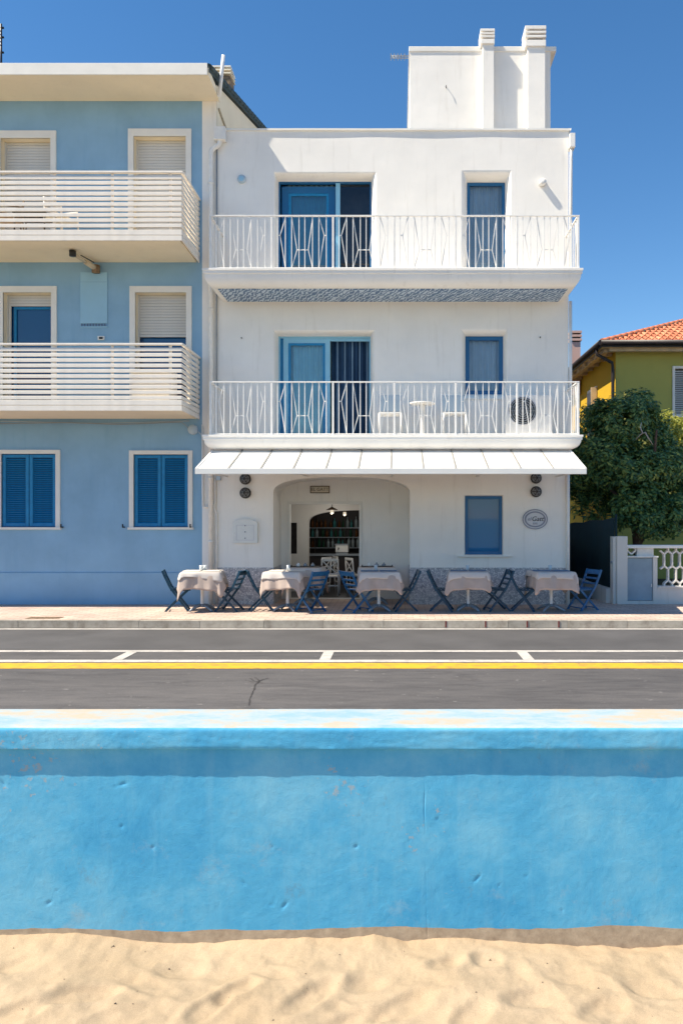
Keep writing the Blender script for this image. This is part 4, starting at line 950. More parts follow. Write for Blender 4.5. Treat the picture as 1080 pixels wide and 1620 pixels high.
    def tiles(along_x, n, lim):
        m = MB(); seg = 5; L = .38
        for i in range(n):
            u = .5 * pit + i * pit; mx = min(u, ridge, lim - u if lim else 99)
            k = 0
            while k * L < mx:
                v0, v1 = k * L, min((k + 1) * L + .04, mx + .1); vs = []
                for v, rr in ((v0, .088), (v1, .07)):
                    for q in range(seg + 1):
                        t = math.pi * q / seg; du = rr * math.cos(t); dz = rr * math.sin(t) * .75 + .012 + (.015 if v == v0 else 0) + random.uniform(-.003, .003)
                        pt = (e0 + u + du, e1 + v, rz + p * v + dz) if along_x else (e0 + v, e1 + u + du, rz + p * v + dz)
                        vs.append(pt)
                fs = [(q, q + 1, seg + 2 + q, seg + 1 + q) for q in range(seg)]
                m.add(vs, [f if not along_x else f[::-1] for f in fs], True); k += 1
        return m
    o = tiles(True, int((XR + ov - e0) / pit), 0).build('roof_tiles', 'terracotta', roof, fix=False); o['kind'] = 'stuff'
    o = tiles(False, int((B + ov) / pit), 0).build('roof_tiles', 'roof_dark', roof, fix=False); o['kind'] = 'stuff'; o['label'] = 'tiles on the left roof slope, its shade painted in as dark colour'  # shade of the left slope painted by the dark tile colour
    rt = MB()
    for k in range(7): rt.quad((0, 0, 0), (0, 0, 0), (0, 0, 0), (0, 0, 0)) if False else None
    dv = Vector((1, 1, p)); L = ridge
    me = MB().tube([(0, 0, 0), dv * (.27)], [.10, .085], 10).mesh('ridge_tile'); me.materials.append(M['terracotta'])
    k = 0
    while k * .25 < L: inst('ridge_tile', me, roof, (e0 + k * .25, e1 + k * .25, rz + p * k * .25 + .04)); k += 1
    # chimney on the left slope
    cyy = 28.5; x0, x1 = X(903.5, cyy), X(917.5, cyy); y0 = cyy - 15
    c = box('chimney', 'pink', h, x0, x1, y0, y0 + .35, ez - .6, Z(541, cyy))
    for k in range(3): box('chimney_cap', 'pink' if k else 'pink', c, x0 - .05, x1 + .04, y0 - .05, y0 + .4, Z(540, cyy) + .02 + .14 * k, Z(540, cyy) + .10 + .14 * k); 
    box('flue', 'dark', c, x0 + .02, x1 - .02, y0 + .02, y0 + .33, Z(541, cyy), Z(540, cyy) + .35)
villa()

# ================================================================== garden wall, lattice and screened fence
px0, px1 = X(971.5), X(992)
g = thing('garden_fence', ((px0 + px1) / 2, 0.1, 0), 'white garden wall with square pillar and hexagon lattice right of the cafe', 'wall')
MB().box(px0 + .045, px1, 0.0, .27, 0, Z(848.5)).build('pillar', 'wall_old', g, .008)
box('gate_jamb', 'wall_old', g, px0 - .02, px0 + .043, .04, .24, 0, Z(849), .004)
MB().lathe([(0, -.05), (.03, -.045), (.035, 0), (0, 0)], (px0 - .02, .10, Z(888)), 10).build('bell', 'steel', g)
bz = Z(930.5); LX = 9.0
mwall = MB().box(px1 + .002, X(990.5), .02, .25, 0, .2) if False else MB()
mx0, mx1 = X(992.5), X(1033)
w = MB(); w.box(px1, LX, .03, .25, 0, Z(951)); w.box(px1, mx0, .03, .25, Z(951), Z(882)); w.box(mx1, X(1040), .03, .25, Z(951), Z(882)); w.box(X(1040), LX, .03, .25, Z(951), bz); w.box(mx0, mx1, .10, .25, Z(951), Z(882))
w.build('base_wall', 'wall_old', g, .006)
mb = MB().box(mx0 + .004, mx1 - .004, .05, .099, Z(950.5), Z(883)).build('meter_door', 'meter', g, .006); MB().box(mx1 - .035, mx1 - .02, .03, .05, Z(929), Z(924)).build('latch', 'trim', mb)
box('stain', 'wall_old', mb, X(1004), X(1013), .046, .0499, Z(950), Z(940), .02) if False else None
box('shelf', 'trim', g, px1, X(1041), .0, .26, Z(882), Z(880), .004)
box('sill_slab', 'wall_old', g, X(1040), LX, .0, .28, bz, bz + .035, .008)
box('cap_rail', 'trim', g, px1, LX, .03, .25, Z(867.5), Z(862.5), .008)
zc = Z(867.5); zb = bz + .035
u = MB(); P_ = .15; T = .028; dp = .10
def lb(a, b): u.bar((a[0], .14, a[1]), (b[0], .14, b[1]), T, dp)
zA, zB1, zB2, zC, zD, zE = zc - .05, zc - .115, zc - .345, zc - .40, zc - .615, zb + .045
lb((0, zB2), (0, zB1)); lb((0, zB1), (P_ / 2, zA)); lb((0, zB1), (-P_ / 2, zA)); lb((P_ / 2, zA), (P_ / 2, zc)); lb((0, zB2), (P_ / 2, zC)); lb((0, zB2), (-P_ / 2, zC)); lb((P_ / 2, zC), (P_ / 2, zD)); lb((P_ / 2, zD), (0, zE)); lb((P_ / 2, zD), (P_, zE)); lb((0, zE), (0, zb))
me = u.mesh('lattice_block'); me.materials.append(M['lattice'])
k = 0
while X(1053) + P_ * k < LX: inst('lattice_block', me, g, (X(1053) + P_ * k, 0, 0)); k += 1
u = MB(); lb((0, zB1), (P_ / 2, zA)); lb((0, zB1), (-P_ / 2, zA)); lb((P_ / 2, zA), (P_ / 2, zc)); me = u.mesh('lattice_block'); me.materials.append(M['lattice'])
for xx in (X(1000.5), X(1000.5) - P_): inst('lattice_block', me, g, (xx, 0, 0))
box('lattice_infill', 'lattice', g, X(1009), X(1035), .08, .2, Z(880), zc)
# screened side fence running back from the pillar
f = thing('screen_fence', (px0, 2.5, 0), 'dark green mesh screen fence on a low wall beside the white house', 'fence')
fx = px0 + .02
box('low_wall', 'wall_old', f, fx - .12, fx + .06, .24, 7.0, -.02, .28, .01)
sc = MB(); N = 24; vs = []; fs = []
for i in range(N + 1):
    y = .12 + 6.8 * i / N; zt = 1.66 - .03 * (1 - abs(((i % 6) / 3) - 1)) - .016 * i * .6
    vs += [(fx + .012 * math.sin(i * 1.7), y, .27), (fx + .012 * math.sin(i * 1.3 + 1), y, zt)]
for i in range(N): fs.append((2 * i, 2 * i + 1, 2 * i + 3, 2 * i + 2))
o = sc.add(vs, fs, True).build('mesh_screen', 'shade_cloth', f, fix=False)
sd_ = o.modifiers.new('thickness', 'SOLIDIFY'); sd_.thickness = .006
for y in (.12, 2.2, 4.3, 6.4): MB().tube([(fx + .04, y, .2), (fx + .04, y, 1.72 if y < 1 else 1.6)], .022, 8).build('post', 'shade_cloth', f)
# return screen closing the gap behind the cafe tables
box('mesh_screen', 'shade_cloth', f, 3.26, fx, 6.95, 6.99, -.1, 1.52)

# ================================================================== trees
def tree(name, label, base, blobs, n_leaf, mat, leaf=.075, limbs=(), seed=1, cat='tree', trunk_r=.11):
    rnd = random.Random(seed)
    t = thing(name, base, label, cat)
    bm = MB()
    for L in limbs: bm.tube(L[0], L[1], 8)
    bm.build('trunk', 'bark', t)
    vs = []; fs = []; tot = sum(b[3] * b[4] * b[5] for b in blobs)
    # each blob is broken into sub-clumps so light and dark masses show
    for (cx, cy, cz, rx, ry, rz) in blobs:
        n = int(n_leaf * rx * ry * rz / tot); nc = max(8, n // 70)
        cl = []
        for _ in range(nc):
            d = Vector((rnd.gauss(0, 1), rnd.gauss(0, 1), rnd.gauss(0, 1))).normalized(); r = rnd.uniform(.45, 1.0) ** .5 * rnd.uniform(.85, 1.08)
            cl.append((cx + d.x * rx * r, cy + d.y * ry * r, cz + d.z * rz * r, rnd.uniform(.07, .24), d))
        for k in range(n):
            c = cl[k % nc]; s = c[3]
            d = Vector((rnd.gauss(0, 1), rnd.gauss(0, 1), rnd.gauss(0, 1))).normalized(); q = rnd.random() ** .4 * s * 1.25
            p = Vector(c[:3]) + d * q
            out = (d * .8 + c[4] * .7 + Vector((0, 0, .5))).normalized()
            ax = out.cross(Vector((rnd.uniform(-1, 1), rnd.uniform(-1, 1), rnd.uniform(-1, 1)))).normalized(); nn = (out + Vector((rnd.uniform(-.6, .6), rnd.uniform(-.6, .6), rnd.uniform(-.2, .6)))).normalized()
            ln = leaf * rnd.uniform(.7, 1.25); side = ax.cross(nn).normalized() * ln * .22
            tip = p + ax * ln; mid = p + ax * ln * .5; dr = nn * ln * .10
            b = len(vs); vs += [p, mid + side - dr, tip, mid - side - dr]; fs.append((b, b + 1, b + 2, b + 3))
    me = bpy.data.meshes.new('crown'); me.from_pydata([tuple(v) for v in vs], [], fs); me.materials.append(M[mat])
    put(link(bpy.data.objects.new('crown', me)), t)
    return t
def tp(px, py, D): return (X(px, D), D - 15, Z(py, D))
D = 18.3
limbs = [([(5.55, 3.4, -.2), (5.6, 3.35, .6), (5.52, 3.3, 1.3), (5.35, 3.3, 2.0), (5.1, 3.25, 2.7)], [.15, .12, .10, .075, .04]),
         ([(5.55, 3.35, 1.0), (5.9, 3.3, 1.7), (6.3, 3.3, 2.4), (6.6, 3.2, 3.2)], [.09, .075, .06, .03]), ([(5.4, 3.3, 1.8), (5.0, 3.1, 2.2), (4.6, 3.0, 2.5)], [.06, .05, .02]),
         ([(5.9, 3.3, 1.7), (5.8, 3.1, 2.4), (5.75, 2.7, 3.1), (5.7, 2.4, 3.6)], [.06, .05, .04, .02])]
blobs = []
for px, py, d, r, rz in ((985, 668, 18.2, .80, .58), (945, 705, 18.3, .70, .62), (1015, 690, 18.6, .7, .6), (930, 740, 18.6, .62, .55), (985, 735, 18.0, .85, .62), (1040, 740, 18.1, .75, .6), (1080, 790, 18.4, .8, .42), (1015, 795, 17.6, .62, .40), (1060, 815, 17.5, .6, .36), (960, 780, 18.9, .75, .45), (918, 770, 19.2, .5, .4), (1130, 810, 18.2, .7, .5), (925, 815, 18.8, .32, .25), (955, 660, 18.8, .5, .42), (1000, 825, 17.3, .4, .28), (975, 815, 17.9, .38, .3), (1035, 835, 17.4, .38, .22), (1010, 645, 18.8, .5, .35)):
    x, y, z = tp(px, py, d); blobs.append((x, y, z, r, r * .9, rz))
evergreen = tree('evergreen_tree', 'dark glossy evergreen tree over the garden wall beside the white house', (5.55, 3.4, -.2), blobs, 46000, 'leaf', .118, limbs, 4)
MB().tube([tp(1003, 697, 17.2), tp(1013, 687, 16.95), tp(1020, 684, 16.9), tp(1024, 692, 16.9), tp(1032, 704, 17.0)], [.008, .013, .018, .015, .006], 7).build('bare_branch', 'bare_wood', evergreen)
MB().tube([tp(1016, 686, 16.9), tp(1012, 676, 16.95), tp(1014, 668, 17.0)], [.016, .012, .006], 6).build('bare_branch', 'bare_wood', evergreen)
blobs = []
for px, py, d, r, rz in ((1052, 690, 20.2, .5, .4), (1040, 668, 20.6, .4, .3), (1062, 678, 21.6, .65, .45), (1090, 700, 21.4, .7, .6), (1043, 662, 21.8, .42, .25), (1072, 745, 21.2, .55, .5), (1120, 690, 21.4, .8, .7), (1045, 720, 21.6, .5, .5)):
    x, y, z = tp(px, py, d); blobs.append((x, y, z, r, r * .9, rz))
x0 = X(1085, 21.4)
tree('sunlit_crown_part', 'sunlit tree top, its sunlight painted into yellow green leaves, behind the dark evergreen at the right edge', (x0, 6.4, -.2), blobs, 17000, 'leaf_sunlit', .085,
     [([(x0, 6.4, -.2), (x0 + .05, 6.4, 1.5), (x0 - .1, 6.4, 2.6), (x0 - .2, 6.4, 3.4)], [.10, .085, .06, .03])], 9)

# ================================================================== things on the facade
def round_lamp(px, py, label):
    t = thing('bulkhead_lamp', (X(px), 0, Z(py)), label, 'wall lamp', 'caged round lamps under the awning', local=True)
    MB().lathe([(0, 0), (.105, 0), (.105, -.045), (.088, -.055), (.0, -.055)][::-1], (0, 0, 0), 20, 'y').build('lamp_base', 'dark', t)
    MB().lathe([(.085, -.05), (.078, -.085), (.05, -.115), (0, -.128)], (0, 0, 0), 20, 'y').build('lamp_glass', 'lamp_glass', t)
    for a in (0, 60, 120):
        c, s = math.cos(R(a)), math.sin(R(a)); MB().tube([(c * .1, -.04, s * .1), (c * .085, -.1, s * .085), (c * .05, -.13, s * .05), (0, -.14, 0), (-c * .05, -.13, -s * .05), (-c * .085, -.1, -s * .085), (-c * .1, -.04, -s * .1)], .007, 5).build('cage_bar', 'dark', t)
    MB().lathe([(.06, -.125), (.068, -.12), (.06, -.113)], (0, 0, 0), 20, 'y').build('cage_ring', 'dark', t)
    return t
round_lamp(388.5, 758, 'dark caged round lamp, upper one above the white menu case'); round_lamp(388.5, 780, 'dark caged round lamp, lower one above the white menu case')
round_lamp(847, 756.5, 'dark caged round lamp, upper one above the oval plaque'); round_lamp(847, 778, 'dark caged round lamp, lower one above the oval plaque')
t = thing('porthole_lamp', (X(382.5), 0, Z(284)), 'flat round blue grey wall lamp on the shaded top floor wall', 'wall lamp', local=True)
MB().lathe([(0, -.05), (.06, -.05), (.082, -.03), (.082, 0)], (0, 0, 0), 20, 'y').build('lamp_body', 'pale_blue', t); MB().lathe([(0, -.052), (.045, -.051), (.055, -.049)], (0, 0, 0), 16, 'y').build('lens', 'vent_blue', t)
t = thing('wall_spotlight', (X(857), 0, Z(290)), 'small white cylindrical lamp casting a long shadow on the sunny top floor wall', 'wall lamp', local=True)
MB().lathe([(0, -.10), (.055, -.10), (.065, -.085), (.065, 0)], (0, 0, 0), 20, 'y').build('lamp_body', 'white_metal', t); MB().lathe([(.075, -.012), (.075, 0), (.06, -.014)], (0, 0, 0), 16, 'y').build('mounting_ring', 'white_metal', t)
# sign over the cafe door
t = thing('name_sign', (X(506, 16), 1.0, Z(774.5, 16)), 'small framed sign with dark letters above the cafe door', 'sign', local=True)
sw, sh = .185, .062
MB().box(-sw, sw, -.018, -.001, -sh, sh).build('board', 'sign_cream', t); frame(MB(), -sw - .012, sw + .012, -sh - .012, sh + .012, .016, -.026, -.002).build('frame', 'bronze', t)
text('lettering', 'EL GATT', .092, 'bronze', t, (0, -.021, 0))
# menu case
t = thing('menu_case', (X(388.5), 0, Z(859)), 'white arched menu case on the wall left of the porch', 'menu case', local=True)
w, hh = .235, .43; poly = [(-w, 0), (w, 0), (w, .385)] + [(w * (1 - k / 12) if False else w * math.cos(math.pi * k / 12), .385 + .075 * (math.sin(math.pi * k / 12) ** 1.5)) for k in range(1, 12)] + [(-w, .385)]
MB().prism(poly, -.055, -.001).build('case', 'paper', t, .004)
frame(MB(), -.17, .17, .05, .345, .012, -.058, -.05).build('door_frame', 'plaque', t)
MB().box(-.155, .0, -.054, -.0505, .07, .33).build('menu_sheet', 'paper', t); MB().box(.005, .155, -.054, -.0505, .07, .33).build('menu_sheet', 'paper', t)
for z in (.09, .21, .33): MB().lathe([(0, -.006), (.012, -.004), (.012, 0)], (0, -.056, z), 8, 'y').build('pin', 'grey_line', t)
for z in (.11, .14, .17, .20, .23, .26, .29):
    for a, b in ((-.14, -.03), (.02, .13)): MB().box(a, b - random.uniform(0, .04), -.0548, -.054, z, z + .006).build('print_line', 'grey_line', t)
MB().lathe([(0, -.006), (.01, -.004), (.01, 0)], (-.2, -.05, .19), 8, 'y').build('lock', 'steel', t)
# oval plaque
t = thing('oval_plaque', (X(845.5), 0, Z(821.5)), 'oval plaque with grey rings and script lettering on the wall', 'sign', local=True)
def oval(rx, rz, y0, y1, rx2=0, rz2=0, n=40):
    m = MB(); vs = []
    for y in (y0, y1):
        for k in range(n): a = 2 * math.pi * k / n; vs.append((rx * math.cos(a), y, rz * math.sin(a)))
    if rx2:
        for k in range(n): a = 2 * math.pi * k / n; vs.append((rx2 * math.cos(a), y0, rz2 * math.sin(a)))
    fs = [(k, (k + 1) % n, n + (k + 1) % n, n + k) for k in range(n)]
    fs += [(k, 2 * n + k, 2 * n + (k + 1) % n, (k + 1) % n) for k in range(n)] if rx2 else [tuple(reversed(range(n)))]
    return m.add(vs, fs)
oval(.235, .185, -.02, -.001).build('board', 'plaque', t); oval(.24, .192, -.024, -.001, .222, .174).build('outer_ring', 'grey_line', t); oval(.20, .152, -.026, -.018, .172, .126).build('inner_ring', 'grey_line', t)
text('lettering', 'el', .10, 'grey_line', t, (-.11, -.024, .005), shear=.2); text('lettering', 'Gatt', .125, 'dark', t, (.045, -.024, .005), shear=.25); text('lettering', 'BAR', .05, 'grey_line', t, (0, -.024, -.085)); text('lettering', 'BAR EL GATT', .026, 'grey_line', t, (0, -.024, .088)) if False else None
# television aerial on the stair tower
t = thing('roof_aerial', (X(646, 16.2), 1.2, Z(90, 16.2)), 'small aerial sticking out left of the rooftop tower', 'aerial', local=True)
L = X(646, 16.2) - X(618, 16.2)
for z in (.03, 0, -.03): MB().tube([(-L, 0, z * .8), (.05, 0, z)], .008, 5).build('boom', 'steel', t)
for k in range(5): MB().tube([(-L + .07 * k, -.12, 0), (-L + .07 * k, .12, 0)], .008, 5).build('rod', 'steel', t); MB().tube([(-L + .07 * k, 0, -.07), (-L + .07 * k, 0, .07)], .007, 5).build('rod', 'steel', t)
# ------------------------------------------------------------------ lower white balcony: seats, table, fan unit
def bal_chair(px, label):
    t = thing('balcony_chair', (X(px, 14.35), -.62, 3.12), label, 'chair', 'white chairs on the lower balcony', local=True)
    MB().box(-.21, .21, -.2, .2, .40, .43).build('seat', 'white_metal', t, .01); MB().box(-.2, .2, .19, .215, .50, .80).build('backrest', 'pale_blue', t, .02)  # bluish shade on the white backrest put into its colour
    for sx in (-1, 1):
        MB().tube([(sx * .2, -.19, 0), (sx * .2, -.19, .41)], .014, 6).build('leg', 'white_metal', t); MB().tube([(sx * .2, .19, 0), (sx * .2, .19, .41), (sx * .2, .21, .8)], .014, 6).build('leg', 'white_metal', t)
    return t
bal_chair(617, 'white chair left of the round table on the lower balcony'); bal_chair(718, 'white chair right of the round table on the lower balcony')
t = thing('balcony_table', (X(668, 14.4), -.6, 3.12), 'round white pedestal table on the lower balcony', 'table', local=True)
MB().lathe([(0, .60), (.22, .60), (.235, .61), (.235, .63), (0, .632)], (0, 0, 0), 28).build('table_top', 'white_metal', t); MB().lathe([(.045, .02), (.04, .3), (.05, .60)], (0, 0, 0), 14).build('pedestal', 'white_metal', t); MB().lathe([(0, .03), (.08, .03), (.16, .012), (.17, 0)], (0, 0, 0), 20).build('foot', 'white_metal', t)
D = 14.55; t = thing('fan_unit', (X(836, D), D - 15 + .15, 3.12), 'white outdoor air conditioning unit with round fan grille on the lower balcony', 'fan unit', local=True)
w = (X(873, D) - X(799, D)) / 2; z0, z1 = .05, .05 + .76
MB().box(-w, w, -.15, .15, z0, z1).build('casing', 'white_metal', t, .015)
gx = X(826, D) - X(836, D); gz = Z(650, D) - 3.12
MB().lathe([(0, -.152), (.235, -.152), (.255, -.16), (.255, -.149)], (gx, 0, gz), 28, 'y').build('fan_opening', 'dark', t)
for r in (.06, .10, .14, .18, .22): MB().lathe([(r, -.168), (r + .008, -.172), (r + .016, -.168), (r + .008, -.164), (r, -.168)], (gx, 0, gz), 28, 'y').build('grille_ring', 'steel', t)
for k in range(8): a = math.pi * k / 8; MB().tube([(gx - .24 * math.cos(a), -.167, gz - .24 * math.sin(a)), (gx + .24 * math.cos(a), -.167, gz + .24 * math.sin(a))], .004, 5).build('grille_bar', 'steel', t)
MB().lathe([(.25, -.158), (.262, -.165), (.275, -.15)], (gx, 0, gz), 28, 'y').build('grille_rim', 'plaque', t)
MB().box(w - .16, w - .1, -.153, -.149, .42, .435).build('badge', 'grey_line', t)
for s in (-1, 1): MB().box(s * w * .7 - .04, s * w * .7 + .04, -.16, .16, 0, .05).build('foot', 'dark', t)
# ------------------------------------------------------------------ furniture on the blue house balconies
zf = Z(381, 13.8) + .17
def patio_chair(x, y, rz, z, label, mt='slat'):
    t = thing('patio_chair', (x, y, z), label, 'chair', 'chairs on the upper slatted balcony', rz, local=True)
    MB().box(-.22, .22, -.2, .2, .40, .43).build('seat', mt, t, .01); MB().box(-.2, .2, .19, .21, .55, .62).build('backrest', mt, t); MB().box(-.2, .2, .2, .22, .70, .77).build('backrest', mt, t)
    for sx in (-1, 1):
        MB().tube([(sx * .2, -.2, 0), (sx * .2, -.19, .42), (sx * .2, -.18, .6), (sx * .2, .2, .62)], .014, 6).build('leg', mt, t); MB().tube([(sx * .2, .24, 0), (sx * .2, .19, .41), (sx * .2, .22, .8)], .014, 6).build('leg', mt, t)
patio_chair(X(95, 14.3), -.62, R(70), zf, 'pale metal chair behind the upper slatted balcony rail'); patio_chair(X(12, 14.3), -.6, R(-60), zf, 'brown chair at the left edge of the upper slatted balcony', 'rust')
t = thing('patio_table', (X(52, 14.3), -.6, zf), 'dark low table behind the upper slatted balcony rail', 'table', local=True)
MB().box(-.3, .3, -.25, .25, .46, .49).build('table_top', 'wood_dark', t, .006)
for sx in (-1, 1):
    for sy in (-1, 1): MB().tube([(sx * .27, sy * .22, 0), (sx * .27, sy * .22, .46)], .016, 6).build('leg', 'wood_dark', t)
t = thing('storage_box', (X(240, 14.4), -.4, Z(650, 13.8) + .17), 'white storage box behind the lower slatted balcony rail', 'box', local=True)
MB().box(-.36, .36, -.2, .2, 0, .6).build('box_body', 'white_metal', t, .01); MB().box(-.38, .38, -.22, .22, .6, .66).build('lid', 'white_metal', t, .015)

# ================================================================== cafe tables and chairs
def perim(a, rc, n):
    pts = []
    for k in range(4):
        cx, cy = (a - rc) * (1 if k in (0, 3) else -1), (a - rc) * (1 if k in (0, 1) else -1); a0 = math.pi / 2 * k
        for j in range(6): t = a0 + math.pi / 2 * j / 5; pts.append((cx + rc * math.cos(t), cy + rc * math.sin(t), math.cos(t), math.sin(t), 1 - abs(j - 2.5) / 2.5 * .75))
        ex, ey = pts[-1][:2]; nx, ny = math.cos(a0 + math.pi / 2), math.sin(a0 + math.pi / 2); L = 2 * (a - rc); dx, dy = -ny * 0, 0
        tx, ty = -ny, nx
        for j in range(1, n): pts.append((ex + tx * L * j / n, ey + ty * L * j / n, nx, ny, 0))
    return pts
def cloth(a, z, drop, corner, flare, seed, lift=0.0, rows=9, wave=1.0):
    rnd = random.Random(seed); P = perim(a, .02, 12); N = len(P); m = MB(); vs = []; fs = []
    ph = rnd.uniform(0, 6); am = rnd.uniform(.7, 1.6); ck = [rnd.uniform(.35, 1.45) for _ in range(4)]; tl = rnd.uniform(-.05, .05)
    for j in range(rows + 1):
        k = j / rows
        for i, (x, y, nx, ny, c) in enumerate(P):
            wv = wave * am * (.018 * math.sin(i * .75 + ph) + .016 * math.sin(i * 1.57 + ph * 2) + .008 * abs(math.sin(i * .52 + ph))) * k
            d = (drop + tl * x * 2 + corner * c * ck[(i * 4) // N] + .03 * noise.noise((i * .13, seed, 0))) * (1 - lift * max(0, nx))
            o = flare * k * (1 + .9 * c) + wv * (1 - .5 * c) + .012 * min(1, k * 4) + lift * max(0, nx) * .15 * k
            vs.append((x + nx * o, y + ny * o, z - d * (k ** 1.06) + (.0 if j else .002)))
    for j in range(rows):
        for i in range(N): i2 = (i + 1) % N; fs.append((j * N + i, (j + 1) * N + i, (j + 1) * N + i2, j * N + i2))
    fs.append(tuple(range(N))[::1]); m.add(vs, fs, True); return m
def cafe_table(px, D, label, seed, rz, a=.325, cl=('taupe cloth', 'white cloth')):
    t = thing('cafe_table', (X(px, D), D - 15, 0), label, 'table', 'cafe tables on the pavement', rz, local=True)
    MB().box(-a + .02, a - .02, -a + .02, a - .02, .655, .685).build('table_top', 'wood_dark', t, .004)
    MB().lathe([(.035, .09), (.028, .2), (.028, .655)], (0, 0, 0), 12).build('pedestal', 'white_metal', t)
    MB().lathe([(.0, .13), (.05, .125), (.055, .07), (0, .07)], (0, 0, 0), 12).build('hub', 'steel', t)
    ft = MB().tube([(.03, 0, .10), (.12, 0, .085), (.22, 0, .045), (.27, 0, .014)], [.03, .027, .022, .018], 8).mesh('foot'); ft.materials.append(M['steel'])
    for k in range(4): inst('foot', ft, t, rot=(0, 0, R(45 + 90 * k)))
    return t
CLOTHS = []
def dress(t, seed, where, lift=0.0, drop=.29):
    o = cloth(.33, .692, drop, .19, .03, seed, lift).build('tablecloth', 'cloth_taupe', None, fix=True); o.location = t.location; o.rotation_euler = t.rotation_euler
    tag(o, 'taupe tablecloth hanging from ' + where, 'tablecloth', 'taupe tablecloths'); o.data.set_sharp_from_angle(angle=R(50)); o.modifiers.new('thickness', 'SOLIDIFY').thickness = .003; o.modifiers['thickness'].offset = 0
    o = cloth(.334, .700, .105, .075, .016, seed + 50, lift * .6, 5, .45).build('table_topper', 'cloth_white', None, fix=True); o.location = t.location; o.rotation_euler = (0, 0, t.rotation_euler[2] + R(1.5))
    tag(o, 'white top cloth laid over ' + where, 'top cloth', 'white top cloths'); o.data.set_sharp_from_angle(angle=R(50)); o.modifiers.new('thickness', 'SOLIDIFY').thickness = .003; o.modifiers['thickness'].offset = 0
TB = {}
spec = [('t1', 320, 13.95, 'the sunny table in front of the blue house corner', R(6), .25), ('t2', 455, 13.98, 'the half sunlit table left of the cafe door', R(-14), .0), ('t3', 599, 13.92, 'the shaded table right of the cafe door', R(4), .1), ('t4', 740, 13.98, 'the shaded table below the ground floor window', R(-5), .12), ('t5', 871, 13.96, 'the shaded table at the right end of the row', R(6), .2),
        ('t6', 483, 15.05, 'the table in the porch just behind the second table', R(-4), 0), ('t7', 596, 15.15, 'the table in the porch behind the third table', R(3), 0)]
for k, (key, px, D, where, rz, lift) in enumerate(spec):
    TB[key] = cafe_table(px, D, 'pedestal table with splayed foot, ' + where.replace('the ', '', 1), k, rz); dress(TB[key], 10 + k, where, lift)
# things lying on the tables
def mat_on(key, dx, dy, mt, rz, label):
    o = MB().box(-.15, .15, -.105, .105, 0, .012).build('place_setting', mt, None, .005); b = TB[key].location; o.location = (b.x + dx, b.y + dy, .706); o.rotation_euler = (0, 0, rz); tag(o, label, 'place mat', 'place mats on the cafe tables')
names = {'t1': 'the sunny table', 't2': 'the table left of the cafe door', 't3': 'the table right of the cafe door', 't4': 'the table below the window', 't5': 'the table at the right end', 't7': 'the porch table behind the third table'}
for key, mt in (('t1', 'cream_mat'), ('t2', 'cream_mat'), ('t3', 'navy_mat'), ('t4', 'navy_mat'), ('t5', 'navy_mat')):
    for s, wd in ((-1, 'left'), (1, 'right')): mat_on(key, s * .165, .02, mt, R(4 * s), ('cream' if mt == 'cream_mat' else 'slate blue') + ' place mat on the ' + wd + ' side of ' + names[key])
def glass_on(key, dx, dy, label, mt='tumbler_glass'):
    t = TB[key].location; g = MB().lathe([(.0, .004), (.028, .004), (.034, .10), (.031, .10), (.025, .010), (0, .010)], (0, 0, 0), 14).build('tumbler', mt); g.location = (t.x + dx, t.y + dy, .704); tag(g, label, 'glass', 'glasses on the cafe tables')
glass_on('t1', -.03, .05, 'clear tumbler left of centre on the sunny table'); glass_on('t1', .02, .12, 'clear tumbler at the centre of the sunny table'); glass_on('t2', .0, .1, 'clear tumbler on the table left of the cafe door'); glass_on('t3', -.06, .2, 'clear tumbler on the table right of the cafe door'); glass_on('t4', 0, .1, 'clear tumbler on the table below the window'); glass_on('t5', 0, .1, 'clear tumbler on the table at the right end')
for key, where in (('t6', 'the porch table behind the second table'), ('t7', 'the porch table behind the third table')):
    b = TB[key].location; o = MB().box(-.3, .3, -.12, .12, 0, .012).box(-.3, -.28, -.12, .12, .012, .03).box(.28, .3, -.12, .12, .012, .03).build('tray', 'wood_dark', None, .004); o.location = (b.x, b.y + .1, .704); tag(o, 'long dark tray on ' + where, 'tray')
    for k in range(3):
        o = MB().lathe([(.0, 0), (.035, 0), (.04, .03), (.02, .05), (.012, .07), (0, .07)], (0, 0, 0), 10).build('cruet', 'steel' if k else 'white_metal'); o.location = (b.x - .15 + .14 * k, b.y + .1, .716); tag(o, 'small cruet in the dark tray on ' + where, 'cruet', 'cruets in the tray on ' + where)
# folding chair, faces +x
def folding_chair(label, mt='chair_blue'):
    t = thing('folding_chair', (0, 0, 0), label, 'chair', 'blue folding chairs at the cafe tables', local=True)
    for s in (-1, 1):
        y = s * .19; m = MB(); pts = [(-.245, .72), (-.205, .62), (-.11, .42), (.0, .27), (.20, .0)]
        for p, q in zip(pts[:-1], pts[1:]): m.bar((p[0], y, p[1]), (q[0], y, q[1]), .036, .022)
        m.build('leg', mt, t); m = MB(); m.bar((.20, s * .162, .385), (-.20, s * .162, 0), .034, .022); m.build('leg', mt, t)
    sm = MB().box(-.025, .025, -.17, .17, -.009, .009).mesh('seat_slat', .004, 1); sm.materials.append(M[mt])
    for k in range(6): inst('seat_slat', sm, t, (-.09 + .06 * k, 0, .393))
    m = MB(); m.box(-.11, .235, -.178, -.16, .365, .383); m.box(-.11, .235, .16, .178, .365, .383); m.build('seat_rail', mt, t)
    for (x, z, hgt) in ((-.232, .675, .085), (-.188, .565, .035), (-.142, .475, .035)):
        o = MB().box(-.009, .009, -.18, .18, -hgt / 2, hgt / 2).build('back_slat', mt, t, .004); o.location = (x, 0, z); o.rotation_euler = (0, R(-22), 0)
    for (x, z) in ((.165, .05), (-.16, .045)): MB().tube([(x, -.18, z), (x, .18, z)], .010, 6).build('stretcher', mt, t)
    return t
